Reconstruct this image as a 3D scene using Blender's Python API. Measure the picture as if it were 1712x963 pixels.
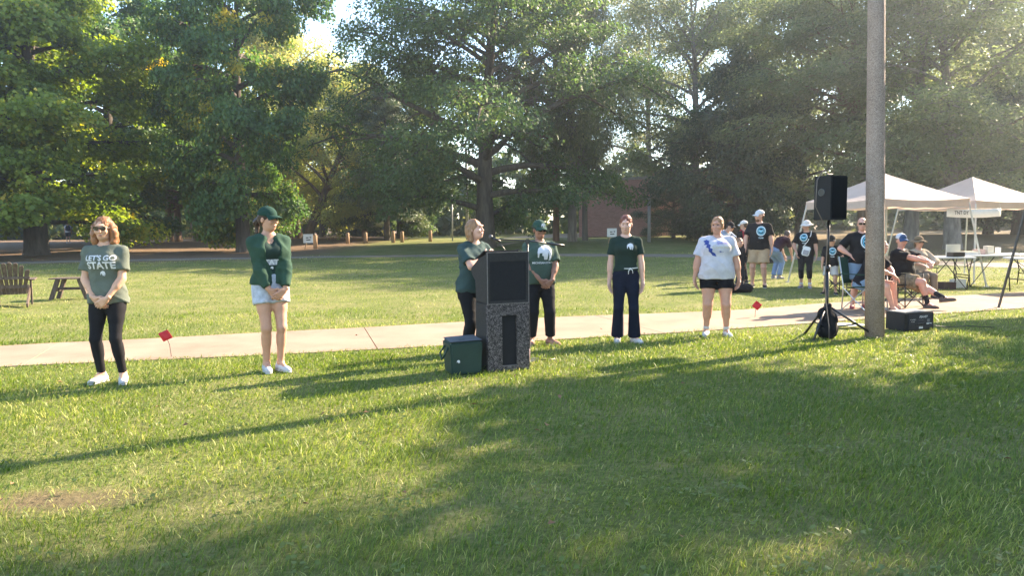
import bpy, bmesh, math, random
import numpy as np
from mathutils import Vector, Matrix
from mathutils.bvhtree import BVHTree
for _o in list(bpy.data.objects): bpy.data.objects.remove(_o)
R = math.radians
sc = bpy.context.scene
C = sc.collection
# ------------------------------------------------------------------ camera
F = 1270.0                       # focal length in photograph pixels (1712 x 963)
CAM = Vector((0, 0, 1.55)); PITCH, ROLL = 4.7, -0.6
RM = (Matrix.Rotation(R(90 - PITCH), 3, 'X') @ Matrix.Rotation(R(ROLL), 3, 'Z'))
cam = bpy.data.cameras.new('camera'); cam.sensor_width = 36; cam.lens = F / 1712 * 36
cam.clip_start = 0.05; cam.clip_end = 3000
co = bpy.data.objects.new('camera', cam); C.objects.link(co)
co.matrix_world = Matrix.Translation(CAM) @ RM.to_4x4(); sc.camera = co
# ------------------------------------------------------------------ sky, sun, exposure
SUN_AZ = Vector((0.84, 0.54)).normalized(); SUN_EL = R(29.5)
w = bpy.data.worlds.new('World'); sc.world = w; w.use_nodes = True
nt = w.node_tree; sky = nt.nodes.new('ShaderNodeTexSky'); sky.sky_type = 'NISHITA'; sky.sun_disc = False
sky.sun_elevation = SUN_EL; sky.sun_rotation = math.atan2(SUN_AZ.x, SUN_AZ.y)
sky.air_density = 1.0; sky.dust_density = 0.5; sky.ozone_density = 1.0
bg = nt.nodes['Background']; nt.links.new(sky.outputs[0], bg.inputs[0]); bg.inputs[1].default_value = 0.115
sl = bpy.data.lights.new('sun', 'SUN'); sl.energy = 5.0; sl.angle = R(0.55); sl.color = (1, 0.82, 0.61)
so = bpy.data.objects.new('sun', sl); C.objects.link(so)
sd = Vector((SUN_AZ.x * math.cos(SUN_EL), SUN_AZ.y * math.cos(SUN_EL), math.sin(SUN_EL)))
so.rotation_euler = sd.to_track_quat('Z', 'Y').to_euler(); so.location = sd * 60
sc.view_settings.view_transform = 'Standard'; sc.view_settings.look = 'None'; sc.view_settings.gamma = 1
sc.view_settings.use_curve_mapping = False; sc.view_settings.exposure = 2.38
sc.render.engine = 'CYCLES'; sc.cycles.use_denoising = True
sc.cycles.max_bounces = 8; sc.cycles.diffuse_bounces = 3; sc.cycles.transmission_bounces = 4; sc.cycles.transparent_max_bounces = 8
sc.cycles.caustics_reflective = False; sc.cycles.caustics_refractive = False
# ------------------------------------------------------------------ placing helpers
def sstep(a, b, t):
    t = np.clip((t - a) / (b - a), 0, 1); return t * t * (3 - 2 * t)
def terr(x, y):
    x = np.asarray(x, float); y = np.asarray(y, float)
    z = 0.62 * sstep(22, 58, y)
    z = z + 0.10 * np.sin(x * .21 + 1.3) * np.sin(y * .17) * sstep(24, 40, y)
    return z
def tz(x, y): return float(terr(x, y))
def ray(px, py):
    return RM @ Vector(((px - 856) / F, -(py - 481.5) / F, -1))
def G(px, py):
    d = ray(px, py); t = -CAM.z / d.z if d.z < 0 else 60
    for _ in range(30):
        p = CAM + d * t; e = p.z - tz(p.x, p.y); t += e / max(0.02, -d.z) * .7
    p = CAM + d * t; return Vector((p.x, p.y, tz(p.x, p.y)))
def P(px, py, depth):
    d = ray(px, py); return CAM + d * (depth / d.y)
def GX(px, depth, py=430):
    p = P(px, py, depth); return Vector((p.x, p.y, tz(p.x, p.y)))
# ------------------------------------------------------------------ object helpers
def link(o, parent=None, label=None, cat=None, group=None, kind=None):
    C.objects.link(o)
    if parent is not None: o.parent = parent
    if label: o['label'] = label
    if cat: o['category'] = cat
    if group: o['group'] = group
    if kind: o['kind'] = kind
    return o
def thing(name, loc, label, cat, rz=0, group=None, kind=None):
    o = bpy.data.objects.new(name, None); o.empty_display_size = .2
    o.location = loc; o.rotation_euler = (0, 0, rz)
    return link(o, None, label, cat, group, kind)
def npmesh(name, V, Fc):
    """verts (n,3), faces (m,k) arrays -> mesh"""
    V = np.ascontiguousarray(V, np.float32); Fc = np.ascontiguousarray(Fc, np.int32)
    m = bpy.data.meshes.new(name); n, k = Fc.shape
    m.vertices.add(len(V)); m.vertices.foreach_set('co', V.ravel())
    m.loops.add(n * k); m.loops.foreach_set('vertex_index', Fc.ravel())
    m.polygons.add(n); m.polygons.foreach_set('loop_start', np.arange(0, n * k, k, dtype=np.int32))
    m.polygons.foreach_set('loop_total', np.full(n, k, np.int32))
    m.update(calc_edges=True); return m
class MB:
    def __init__(s): s.v = []; s.f = []
    def add(s, vs, fs):
        o = len(s.v); s.v += [tuple(q) for q in vs]; s.f += [tuple(i + o for i in f) for f in fs]; return s
    def box(s, c, d, rz=0, M=None):
        x, y, z = d[0] / 2, d[1] / 2, d[2] / 2
        vs = [Vector((i * x, j * y, k * z)) for k in (-1, 1) for j in (-1, 1) for i in (-1, 1)]
        m = M if M is not None else Matrix.Rotation(rz, 3, 'Z')
        vs = [m @ q + Vector(c) for q in vs]
        return s.add(vs, [(0, 2, 3, 1), (4, 5, 7, 6), (0, 1, 5, 4), (2, 6, 7, 3), (0, 4, 6, 2), (1, 3, 7, 5)])
    def bar(s, a, b, wd, th):
        """box from a to b, wd across (horizontal), th the other way"""
        a, b = Vector(a), Vector(b); d = (b - a); L = d.length; d.normalize()
        up = Vector((0, 0, 1)) if abs(d.z) < .95 else Vector((0, 1, 0))
        sx = d.cross(up).normalized(); sy = sx.cross(d)
        vs = []
        for p in (a, b):
            for i, j in ((-1, -1), (1, -1), (1, 1), (-1, 1)): vs.append(p + sx * i * wd / 2 + sy * j * th / 2)
        return s.add(vs, [(3, 2, 1, 0), (4, 5, 6, 7), (0, 1, 5, 4), (1, 2, 6, 5), (2, 3, 7, 6), (3, 0, 4, 7)])
    def tube(s, pts, rad, n=8, cap=True):
        pts = [Vector(p) for p in pts]
        if not hasattr(rad, '__len__'): rad = [rad] * len(pts)
        o = len(s.v); px = None
        for i, p in enumerate(pts):
            d = (pts[min(i + 1, len(pts) - 1)] - pts[max(i - 1, 0)]).normalized()
            if px is None: px = d.orthogonal().normalized()
            px = (px - d * px.dot(d)).normalized(); py = d.cross(px)
            for k in range(n):
                a = 2 * math.pi * k / n; s.v.append(tuple(p + (px * math.cos(a) + py * math.sin(a)) * rad[i]))
        for i in range(len(pts) - 1):
            for k in range(n):
                a = o + i * n + k; b = o + i * n + (k + 1) % n; s.f.append((a, b, b + n, a + n))
        if cap:
            s.f.append(tuple(o + n - 1 - k for k in range(n))); e = o + (len(pts) - 1) * n
            s.f.append(tuple(e + k for k in range(n)))
        return s
    def ball(s, c, r, n=10, m=7):
        if not hasattr(r, '__len__'): r = (r, r, r)
        vs = [(c[0], c[1], c[2] - r[2])]
        for i in range(1, m):
            t = math.pi * i / m - math.pi / 2
            for k in range(n):
                a = 2 * math.pi * k / n
                vs.append((c[0] + r[0] * math.cos(t) * math.cos(a), c[1] + r[1] * math.cos(t) * math.sin(a), c[2] + r[2] * math.sin(t)))
        vs.append((c[0], c[1], c[2] + r[2])); fs = []
        for k in range(n): fs.append((0, 1 + (k + 1) % n, 1 + k))
        for i in range(m - 2):
            for k in range(n):
                a = 1 + i * n + k; b = 1 + i * n + (k + 1) % n; fs.append((a, b, b + n, a + n))
        e = 1 + (m - 2) * n
        for k in range(n): fs.append((e + k, e + (k + 1) % n, len(vs) - 1))
        return s.add(vs, fs)
    def build(s, name, mat, parent=None, smooth=False, bevel=0, seg=2, **kw):
        m = bpy.data.meshes.new(name); m.from_pydata(s.v, [], s.f)
        if bevel:
            bm = bmesh.new(); bm.from_mesh(m)
            ed = [e for e in bm.edges if len(e.link_faces) == 2 and e.calc_face_angle(0) > .5]
            bmesh.ops.bevel(bm, geom=ed, offset=bevel, segments=seg, affect='EDGES', clamp_overlap=True); bm.to_mesh(m); bm.free()
        if smooth: m.shade_smooth()
        o = bpy.data.objects.new(name, m); m.materials.append(mat)
        return link(o, parent, **kw)
# ------------------------------------------------------------------ materials
def new_mat(name):
    m = bpy.data.materials.new(name); m.use_nodes = True
    return m, m.node_tree.nodes, m.node_tree.links, m.node_tree.nodes['Principled BSDF']
def mat(name, col, rough=.8, var=.18, scale=6, bump=0, bscale=60, metal=0, spec=.3, sub=0, col2=None, stretch=None, fine=0):
    m, N, L, b = new_mat(name)
    b.inputs['Roughness'].default_value = rough; b.inputs['Metallic'].default_value = metal
    b.inputs['Specular IOR Level'].default_value = spec
    if sub:
        b.inputs['Subsurface Weight'].default_value = sub; b.inputs['Subsurface Radius'].default_value = (.012, .005, .003); b.inputs['Subsurface Scale'].default_value = 1
    tc = N.new('ShaderNodeTexCoord'); src = tc.outputs['Object']
    if stretch:
        mp = N.new('ShaderNodeMapping'); mp.inputs['Scale'].default_value = stretch; L.new(src, mp.inputs[0]); src = mp.outputs[0]
    nz = N.new('ShaderNodeTexNoise'); nz.inputs['Scale'].default_value = scale; nz.inputs['Detail'].default_value = 6; nz.inputs['Roughness'].default_value = .65
    L.new(src, nz.inputs['Vector'])
    rp = N.new('ShaderNodeValToRGB'); rp.color_ramp.elements[0].position = .3; rp.color_ramp.elements[1].position = .7
    c1 = [max(0, c * (1 - var)) for c in col]; c2 = col2 or [min(1, c * (1 + var)) for c in col]
    rp.color_ramp.elements[0].color = (*c1, 1); rp.color_ramp.elements[1].color = (*c2, 1)
    L.new(nz.outputs['Fac'], rp.inputs[0]); L.new(rp.outputs[0], b.inputs['Base Color'])
    if bump:
        n2 = N.new('ShaderNodeTexNoise'); n2.inputs['Scale'].default_value = bscale; n2.inputs['Detail'].default_value = 4; L.new(src, n2.inputs['Vector'])
        bp = N.new('ShaderNodeBump'); bp.inputs['Strength'].default_value = bump; bp.inputs['Distance'].default_value = .01
        L.new(n2.outputs['Fac'], bp.inputs['Height']); L.new(bp.outputs[0], b.inputs['Normal'])
    return m
def leaf_mat(name, c0, c1, c2, trans=.4, rough=.5):
    """tint attribute 0..1 runs c0 -> c1 -> c2 (the colour of the leaf itself)"""
    m, N, L, b = new_mat(name)
    at = N.new('ShaderNodeAttribute'); at.attribute_name = 'tint'
    rp = N.new('ShaderNodeValToRGB'); e = rp.color_ramp.elements; e[0].color = (*c0, 1); e[1].color = (*c2, 1); e[1].position = 1
    q = e.new(.6); q.color = (*c1, 1)
    L.new(at.outputs['Fac'], rp.inputs[0]); L.new(rp.outputs[0], b.inputs['Base Color'])
    b.inputs['Roughness'].default_value = rough; b.inputs['Specular IOR Level'].default_value = .35
    tr = N.new('ShaderNodeBsdfTranslucent'); hs = N.new('ShaderNodeHueSaturation'); hs.inputs['Value'].default_value = 1.7; hs.inputs['Saturation'].default_value = 1.15
    L.new(rp.outputs[0], hs.inputs['Color']); L.new(hs.outputs[0], tr.inputs[0])
    mx = N.new('ShaderNodeMixShader'); mx.inputs[0].default_value = trans
    L.new(b.outputs[0], mx.inputs[1]); L.new(tr.outputs[0], mx.inputs[2]); L.new(mx.outputs[0], N['Material Output'].inputs[0])
    return m
# ================================================================== GROUND
def fbm(x, y, seed=0, f=1.0, octv=4):
    rs = np.random.RandomState(seed); v = 0; a = 1; tot = 0
    for o in range(octv):
        th = rs.rand(3) * 6.283; ph = rs.rand(3) * 6.283
        s = 0
        for k in range(3):
            u = (x * math.cos(th[k]) + y * math.sin(th[k])) * f
            s = s + np.sin(u + ph[k] + 1.7 * np.sin(.63 * u + ph[(k + 1) % 3] + .8 * (x * math.sin(th[k]) - y * math.cos(th[k])) * f))
        v = v + a * s / 3; tot += a; a *= .55; f *= 2.1
    return v / tot
SW_B = [(-60, 584), (0, 578), (220, 569), (440, 557), (600, 549), (760, 540), (950, 530), (1100, 525), (1240, 519), (1400, 506), (1560, 497), (1712, 489), (1800, 484)]
SW_F = [(-60, 619), (0, 614), (220, 605), (440, 595), (600, 587), (760, 578), (950, 568), (1100, 559), (1240, 550), (1400, 538), (1560, 526), (1712, 516), (1800, 510)]
swb = np.array([G(*p)[:2] for p in SW_B]); swf = np.array([G(*p)[:2] for p in SW_F])
def ext(a):   # prolong the walk straight on at both ends
    return np.vstack([a[0] + (a[0] - a[1]) * 9, a, a[-1] + (a[-1] - a[-2]) * 12])
swb, swf = ext(swb), ext(swf)
FP_B = [(-40, 440), (120, 436), (270, 433), (400, 431), (600, 427.5), (920, 424), (1080, 425), (1250, 426), (1480, 434), (1712, 441), (1780, 444)]
FP_F = [(-40, 443), (120, 438.5), (270, 435.5), (400, 433.5), (600, 430), (920, 428), (1080, 429.5), (1250, 431), (1480, 440), (1712, 449), (1780, 452)]
fpb = ext(np.array([G(*p)[:2] for p in FP_B])); fpf = ext(np.array([G(*p)[:2] for p in FP_F]))
def on_walk(x, y, m=0.0):
    a = (y > np.interp(x, swf[:, 0], swf[:, 1]) - m) & (y < np.interp(x, swb[:, 0], swb[:, 1]) + m)
    return a | ((y > np.interp(x, fpf[:, 0], fpf[:, 1]) - m) & (y < np.interp(x, fpb[:, 0], fpb[:, 1]) + m))
DIRT = G(95, 838)
def bare(x, y):
    """1 where the lawn is worn to bare soil"""
    n = fbm(x, y, 5, 3.0)
    a = 1.35 - np.sqrt(((x - DIRT.x) / .50) ** 2 + ((y - DIRT.y) / .19) ** 2) + .5 * n
    b = sstep(30.5, 35, y + 2.5 * fbm(x, y, 9, .35)) * sstep(-7.5, -11, x + 1.5 * n)                      # under the maples
    c = sstep(25, 31, y + 2.5 * fbm(x, y, 11, .3)) * sstep(12.5, 15.5, x + 1.5 * n) * .8                   # under the trees behind the canopies
    d = 0 * x
    return np.clip(np.maximum(np.maximum(a, b), np.maximum(c, d * .85)), 0, 1)
xs = np.unique(np.concatenate([np.linspace(-420, -60, 14), np.linspace(-60, -12, 34), np.linspace(-12, 14, 66), np.linspace(14, 60, 34), np.linspace(60, 420, 14)]))
ys = np.unique(np.concatenate([np.linspace(-40, 1, 12), np.linspace(1, 12, 70), np.linspace(12, 60, 70), np.linspace(60, 110, 12), np.linspace(110, 700, 14)]))
X, Y = np.meshgrid(xs, ys); nx, ny = len(xs), len(ys)
I = np.arange(nx * ny).reshape(ny, nx)
gm = npmesh('ground', np.stack([X.ravel(), Y.ravel(), terr(X, Y).ravel()], 1), np.stack([I[:-1, :-1], I[:-1, 1:], I[1:, 1:], I[1:, :-1]], -1).reshape(-1, 4))
gm.attributes.new('bare', 'FLOAT', 'POINT').data.foreach_set('value', bare(X, Y).ravel().astype(np.float32))
gm.shade_smooth()
m, N, L, b = new_mat('lawn_soil'); b.inputs['Roughness'].default_value = .95; b.inputs['Specular IOR Level'].default_value = .1
tc = N.new('ShaderNodeTexCoord')
def noise(sc_, det=6, ro=.6, vec=None):
    n = N.new('ShaderNodeTexNoise'); n.inputs['Scale'].default_value = sc_; n.inputs['Detail'].default_value = det; n.inputs['Roughness'].default_value = ro
    L.new(vec or tc.outputs['Object'], n.inputs['Vector']); return n
def ramp(src, *st):
    r = N.new('ShaderNodeValToRGB'); e = r.color_ramp.elements
    e[0].position, e[0].color = st[0][0], (*st[0][1], 1); e[1].position, e[1].color = st[-1][0], (*st[-1][1], 1)
    for p, c in st[1:-1]: q = e.new(p); q.color = (*c, 1)
    L.new(src, r.inputs[0]); return r
n1 = noise(.9, 8, .7); n2 = noise(22, 8, .75); n3 = noise(5, 5)
g1 = ramp(n2.outputs[0], (.3, (.055, .070, .020)), (.55, (.14, .165, .045)), (.75, (.30, .28, .12)))
g2 = ramp(n2.outputs[0], (.3, (.09, .10, .03)), (.7, (.30, .275, .12)))
mg = N.new('ShaderNodeMixRGB'); L.new(ramp(n1.outputs[0], (.42, (0, 0, 0)), (.62, (1, 1, 1))).outputs[0], mg.inputs[0]); L.new(g1.outputs[0], mg.inputs[1]); L.new(g2.outputs[0], mg.inputs[2])
dr = ramp(n2.outputs[0], (.3, (.095, .064, .042)), (.6, (.19, .13, .082)), (.8, (.32, .235, .15)))
at = N.new('ShaderNodeAttribute'); at.attribute_name = 'bare'
md = N.new('ShaderNodeMixRGB'); L.new(at.outputs['Fac'], md.inputs[0]); L.new(mg.outputs[0], md.inputs[1]); L.new(dr.outputs[0], md.inputs[2])
L.new(md.outputs[0], b.inputs['Base Color'])
bp = N.new('ShaderNodeBump'); bp.inputs['Strength'].default_value = .8; bp.inputs['Distance'].default_value = .04; L.new(n2.outputs[0], bp.inputs['Height']); L.new(bp.outputs[0], b.inputs['Normal'])
gm.materials.append(m)
link(bpy.data.objects.new('ground', gm), kind='structure')
# ------------------------------------------------------------------ pavements
m_conc = mat('concrete', (.25, .170, .116), .9, .10, 1.1, .3, 90, col2=(.32, .232, .165))
m_conc2 = mat('far_concrete', (.19, .16, .125), .9, .15, 1.2)
def strip(A, B, name, z0, seglen, gap, mt, th=.08):
    root = thing(name, (0, 0, 0), None, None, kind='structure')
    mid = (A + B) / 2; s = np.concatenate([[0], np.cumsum(np.linalg.norm(np.diff(mid, axis=0), axis=1))])
    sA = np.concatenate([[0], np.cumsum(np.linalg.norm(np.diff(A, axis=0), axis=1))])
    def at_(d):      # the cut across the walk is square to its edge
        d = d * sA[-1] / s[-1]; a = np.array([np.interp(d, sA, A[:, i]) for i in (0, 1)]); q = np.array([np.interp(d + 1.5, sA, A[:, i]) - np.interp(d - 1.5, sA, A[:, i]) for i in (0, 1)]); q /= np.linalg.norm(q); n_ = np.array([-q[1], q[0]]); w_ = 1.0
        for _ in range(25): c = a + n_ * w_; w_ += (np.interp(c[0], B[:, 0], B[:, 1]) - c[1]) / max(.3, n_[1]) * .8
        return a, a + n_ * w_
    joint = np.interp(G(620, 584).x, mid[:, 0], s); j0 = joint - math.floor(joint / seglen) * seglen
    ed = [0] + list(np.arange(j0, s[-1], seglen)) + [s[-1]]
    for e0, e1 in zip(ed[:-1], ed[1:]):
        if e1 - e0 < .3: continue
        n = max(2, int((e1 - e0) / .8)); mb = MB(); top = []
        for d in np.linspace(e0 + gap / 2, e1 - gap / 2, n + 1):
            a, c = at_(d)
            top.append([(a[0], a[1], tz(*a) + z0), (c[0], c[1], tz(*c) + z0)])
        vs = []
        for a, c in top: vs += [a, c, (c[0], c[1], c[2] - th), (a[0], a[1], a[2] - th)]
        fs = [(0, 3, 2, 1)]
        for i in range(n):
            o = 4 * i; fs += [(o, o + 1, o + 5, o + 4), (o + 1, o + 2, o + 6, o + 5), (o + 3, o, o + 4, o + 7)]
        o = 4 * n; fs.append((o, o + 1, o + 2, o + 3)); mb.add(vs, fs); mb.build('slab', mt, root)
    return root
strip(swf, swb, 'sidewalk', .012, 4.45, .014, m_conc)
strip(fpf, fpb, 'path', .012, 6.0, .03, m_conc2)
# sandy drive far behind the podium
dv = [G(838, 412), G(870, 405), G(960, 398), G(1030, 393.5), G(1100, 391), G(1100, 387.5), G(1010, 388.5), G(930, 391), G(850, 397), G(800, 405), G(770, 409), G(775, 413)]
MB().add([(p.x, p.y, tz(p.x, p.y) + .02) for p in dv], [tuple(range(len(dv)))]).build('drive', mat('sand', (.36, .28, .19), .95, .2, 2), kind='structure')
# ================================================================== GRASS
rs = np.random.RandomState(3)
def blades(n, y0, y1, pw, width, length, seg, seed):
    rs = np.random.RandomState(seed); u = rs.rand(n)
    if abs(pw - 1) < 1e-3: y = y0 * (y1 / y0) ** u
    else: y = (y0 ** (2 - pw) + u * (y1 ** (2 - pw) - y0 ** (2 - pw))) ** (1 / (2 - pw))
    x = (rs.rand(n) * 2 - 1) * (.74 * y + 1.0)
    tall = .55 + .70 * np.clip(fbm(x, y, 21, 2.2, 4) + .35, 0, 1.2)
    keep = ~on_walk(x, y, -.07 * rs.rand(n)) & (rs.rand(n) > bare(x, y) * .97)
    x, y, tall = x[keep], y[keep], tall[keep]; n = len(x)
    l = length * tall * (.55 + .75 * rs.rand(n)); wd = width * (.7 + .6 * rs.rand(n)) * (y / 4.0) ** .75
    ang = rs.rand(n) * 6.283; comb = fbm(x, y, 33, 1.3, 3) * 2.6
    ang = np.where(rs.rand(n) < .55, comb + rs.randn(n) * .6, ang)
    lean = .35 + .75 * rs.rand(n)
    dx, dy = np.cos(ang), np.sin(ang); sx, sy = -dy, dx
    # turn the width of the blade partly to the viewer
    tw = rs.rand(n) * 6.283; sx = .5 * sx + .5 * np.cos(tw); sy = .5 * sy + .5 * np.sin(tw)
    z0 = terr(x, y) - .004
    def pt(t, s, wf):
        h = l * t * np.cos(lean * t * .9); o = l * t * np.sin(lean * (.35 + .75 * t))
        return np.stack([x + dx * o + sx * wd * wf * s, y + dy * o + sy * wd * wf * s, z0 + h], 1)
    if seg == 2:
        V = np.stack([pt(0, -.5, 1), pt(0, .5, 1), pt(.55, .5, .85), pt(.55, -.5, .85), pt(1, 0, 0)], 1).reshape(-1, 3)
        o = np.arange(n)[:, None] * 5
        T = np.concatenate([o + [0, 1, 2], o + [0, 2, 3], o + [3, 2, 4]], 0); per = 5
    else:
        V = np.stack([pt(0, -.5, 1), pt(0, .5, 1), pt(1, 0, 0)], 1).reshape(-1, 3)
        o = np.arange(n)[:, None] * 3; T = o + [0, 1, 2]; per = 3
    dry = np.clip(.30 + .50 * fbm(x, y, 41, .8, 4) + .22 * fbm(x, y, 43, 4.5, 3) + .30 * rs.randn(n), 0, 1)
    dry = np.clip(dry + .8 * (bare(x, y) > .12) * rs.rand(n), 0, 1)
    return V, T, np.repeat(dry, per)
def grass_obj(parts):
    V = np.concatenate([p[0] for p in parts]); off = 0; T = []; A = []
    for p in parts: T.append(p[1] + off); off += len(p[0]); A.append(p[2])
    me = npmesh('grass', V, np.concatenate(T)); me.attributes.new('tint', 'FLOAT', 'POINT').data.foreach_set('value', np.concatenate(A).astype(np.float32))
    me.materials.append(leaf_mat('grass_blade', (.085, .135, .022), (.215, .265, .050), (.50, .46, .18), .36, .5))
    return link(bpy.data.objects.new('grass', me), None, 'mown lawn grass growing either side of the concrete walk', 'grass', None, 'stuff')
grass_obj([blades(250000, 2.0, 10.5, 1.15, .0054, .064, 2, 1), blades(45000, 8.0, 14.0, .6, .0042, .07, 2, 2), blades(140000, 10.5, 36, 1.3, .0048, .062, 1, 4)])
# broad leaved weeds and clover in the lawn
def weeds():
    rs = np.random.RandomState(15); V = []; T = []; A = []
    for i in range(330):
        y = 2.6 + 8 * rs.rand() ** 1.5; x = (rs.rand() * 2 - 1) * .74 * y
        if on_walk(np.array(x), np.array(y), .05): continue
        for k in range(rs.randint(5, 11)):
            a = rs.rand() * 6.283; r = .02 + .07 * rs.rand(); c = np.array([x + r * math.cos(a), y + r * math.sin(a), .030 + .03 * rs.rand()]); l = .007 + .009 * rs.rand(); o = len(V); b_ = rs.rand() * 6.28
            for q in range(5): V.append(c + np.array([l * math.cos(b_ + q * 1.2566), l * math.sin(b_ + q * 1.2566), .005 * rs.randn()])); A.append(.25 + .35 * rs.rand() if q else .3)
            T.append([o, o + 1, o + 2, o + 3, o + 4])
    me = npmesh('clover', np.array(V), np.array(T)); me.attributes.new('tint', 'FLOAT', 'POINT').data.foreach_set('value', np.array(A, np.float32)); me.materials.append(leaf_mat('clover_leaf', (.07, .11, .022), (.15, .19, .045), (.25, .27, .09), .35)); link(bpy.data.objects.new('clover', me), None, 'small clover and weeds growing through the lawn', 'clover', None, 'stuff')
weeds()
# ================================================================== TREES
def tree_meshes(seed, H, cb, Rd, prof, nl, trunk_r, ncl, nper, leaf, rc, up=.55, droop=0., fork=False, asp=.75, flatc=.55, orange=0, lean=(0, 0), needle=False, top=.93, spread=1.0):
    rn = random.Random(seed); rs = np.random.RandomState(seed)
    mb = MB(); n = 12
    tp = []; wob = [rn.uniform(-1, 1) for _ in range(6)]
    for i in range(n + 1):
        t = i / n; tp.append(Vector((lean[0] * t + .12 * Rd * .3 * (math.sin(t * 4 + wob[0]) - math.sin(wob[0])) * t, lean[1] * t + .1 * Rd * .3 * math.sin(t * 5 + wob[1]) * t, -.25 + (H * top + .25) * t)))
    trad = [trunk_r * (max(.05, (1 - .93 * (i / n))) ** .85 + (.55 if i == 0 else (.16 if i == 1 else 0)) * .6) for i in range(n + 1)]
    # finer base so that the root flare is rounded
    tp2 = [tp[0]] + [tp[0].lerp(tp[1], q) for q in (.25, .5)] + tp[1:]; tr2 = [trunk_r * 1.45, trunk_r * 1.2, trunk_r * 1.07] + trad[1:]
    mb.tube(tp2, tr2, 12)
    def tpos(z):
        t = max(0, min(1, (z + .25) / (H * top + .25))) * n; i = min(n - 1, int(t)); return tp[i].lerp(tp[i + 1], t - i), trad[i] + (trad[i + 1] - trad[i]) * (t - i)
    cl = []
    for i in range(nl):
        t = (i + rn.random() * .8) / nl
        z = cb * .8 + (H * top - cb * .8) * t ** (.8 if fork else .95) * .97
        p0, r0 = tpos(z); az = i * 2.39996 + rn.uniform(-.5, .5)
        Lr = Rd * prof(t) * rn.uniform(.8, 1.12) * spread
        el = (up + .5 * t) * rn.uniform(.75, 1.2); pts = [p0]; d = Vector((math.cos(az) * math.cos(el), math.sin(az) * math.cos(el), math.sin(el))); m = 7
        for k in range(m):
            d = (d + Vector((rn.uniform(-.16, .16), rn.uniform(-.16, .16), rn.uniform(-.1, .1) - droop * .22 * (k / m)))).normalized(); pts.append(pts[-1] + d * Lr / m)
        lr = min(r0 * .62, .04 + .022 * Lr); mb.tube(pts, [lr * (1 - .86 * k / m) for k in range(m + 1)], 6, False)
        ns = max(3, int(3 + Lr * .75))
        for j in range(ns):
            s = .28 + .72 * (j + rn.random()) / ns; k = min(m - 1, int(s * m)); q = pts[k].lerp(pts[k + 1], s * m - k if s * m - k < 1 else 1)
            a2 = az + (1 if j % 2 else -1) * rn.uniform(.4, 1.3); e2 = el * .5 + rn.uniform(-.35, .5) - droop * .4
            l2 = Lr * rn.uniform(.22, .42) * (1.15 - .5 * s) + .4; sp = [q]; d2 = Vector((math.cos(a2) * math.cos(e2), math.sin(a2) * math.cos(e2), math.sin(e2)))
            for g in range(3):
                d2 = (d2 + Vector((rn.uniform(-.2, .2), rn.uniform(-.2, .2), rn.uniform(-.2, .12) - droop * .3))).normalized(); sp.append(sp[-1] + d2 * l2 / 3)
            mb.tube(sp, [max(.012, lr * .4 * (1 - .3 * g)) for g in range(4)], 4, False)
            cl.append((sp[3], az)); cl.append((sp[2], az))
            if rn.random() < .5: cl.append((sp[1] + Vector((rn.uniform(-.5, .5), rn.uniform(-.5, .5), rn.uniform(-.3, .5))), az))
        cl.append((pts[-1], az))
    rn.shuffle(cl)
    while len(cl) < ncl:
        c, a = rn.choice(cl); cl.append((c + Vector((rn.gauss(0, .6), rn.gauss(0, .6), rn.gauss(0, .45))), a))
    cl = cl[:ncl]
    axis = np.array([tpos(c.z)[0][:] for c, a in cl]); cc = np.array([c[:] for c, a in cl])
    nC = len(cc); r_ = rc * (.6 + .8 * rs.rand(nC)); cnt = np.maximum(6, (nper * (r_ / rc) ** 2 * (.7 + .6 * rs.rand(nC)))).astype(int)
    ci = np.repeat(np.arange(nC), cnt); M = len(ci)
    v = rs.randn(M, 3); v /= np.linalg.norm(v, axis=1)[:, None]; rad = rs.rand(M) ** .45
    off = v * rad[:, None] * r_[ci][:, None]; off[:, 2] *= flatc; off[:, 2] -= .10 * (off[:, 0] ** 2 + off[:, 1] ** 2) / np.maximum(.2, r_[ci])
    pos = cc[ci] + off
    outw = cc[ci] - axis[ci]; outw[:, 2] *= .3; outw /= (np.linalg.norm(outw, axis=1)[:, None] + 1e-6)
    nrm = np.array([0, 0, .75]) + .45 * outw + .35 * v + .55 * rs.randn(M, 3); nrm /= np.linalg.norm(nrm, axis=1)[:, None]
    dirv = outw * .5 + rs.randn(M, 3) * .8 + np.array([0, 0, -.35 - droop]); dirv -= nrm * (dirv * nrm).sum(1)[:, None]; dirv /= (np.linalg.norm(dirv, axis=1)[:, None] + 1e-6)
    side = np.cross(nrm, dirv); ls = leaf * (.6 + .8 * rs.rand(M))[:, None]
    fold = nrm * ls * .12
    V = np.stack([pos - dirv * ls * .5, pos + side * ls * asp * .5 + fold - dirv * ls * .05, pos + dirv * ls * .55 - fold * .6, pos - side * ls * asp * .5 + fold - dirv * ls * .05], 1).reshape(-1, 3)
    Q = np.arange(M * 4).reshape(-1, 4)
    ct = rs.rand(nC) * .5 + .15 + (rs.rand(nC) < orange) * .6
    tint = np.clip(ct[ci] + .13 * rs.randn(M), 0, 1)
    cm = npmesh('crown', V, Q); cm.attributes.new('tint', 'FLOAT', 'POINT').data.foreach_set('value', np.repeat(tint, 4).astype(np.float32))
    tm = bpy.data.meshes.new('trunk'); tm.from_pydata(mb.v, [], mb.f); tm.shade_smooth()
    return tm, cm
def bark(name, c, c2):
    return mat(name, c, .95, .3, 5, 1.0, 14, col2=c2, stretch=(1, 1, .25))
mb_dark = bark('bark_dark', (.06, .048, .038), (.12, .10, .08)); mb_brown = bark('bark_brown', (.13, .085, .055), (.26, .18, .12)); mb_grey = bark('bark_grey', (.13, .115, .10), (.26, .23, .20)); mb_red = bark('bark_red', (.14, .075, .05), (.28, .16, .11))
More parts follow.
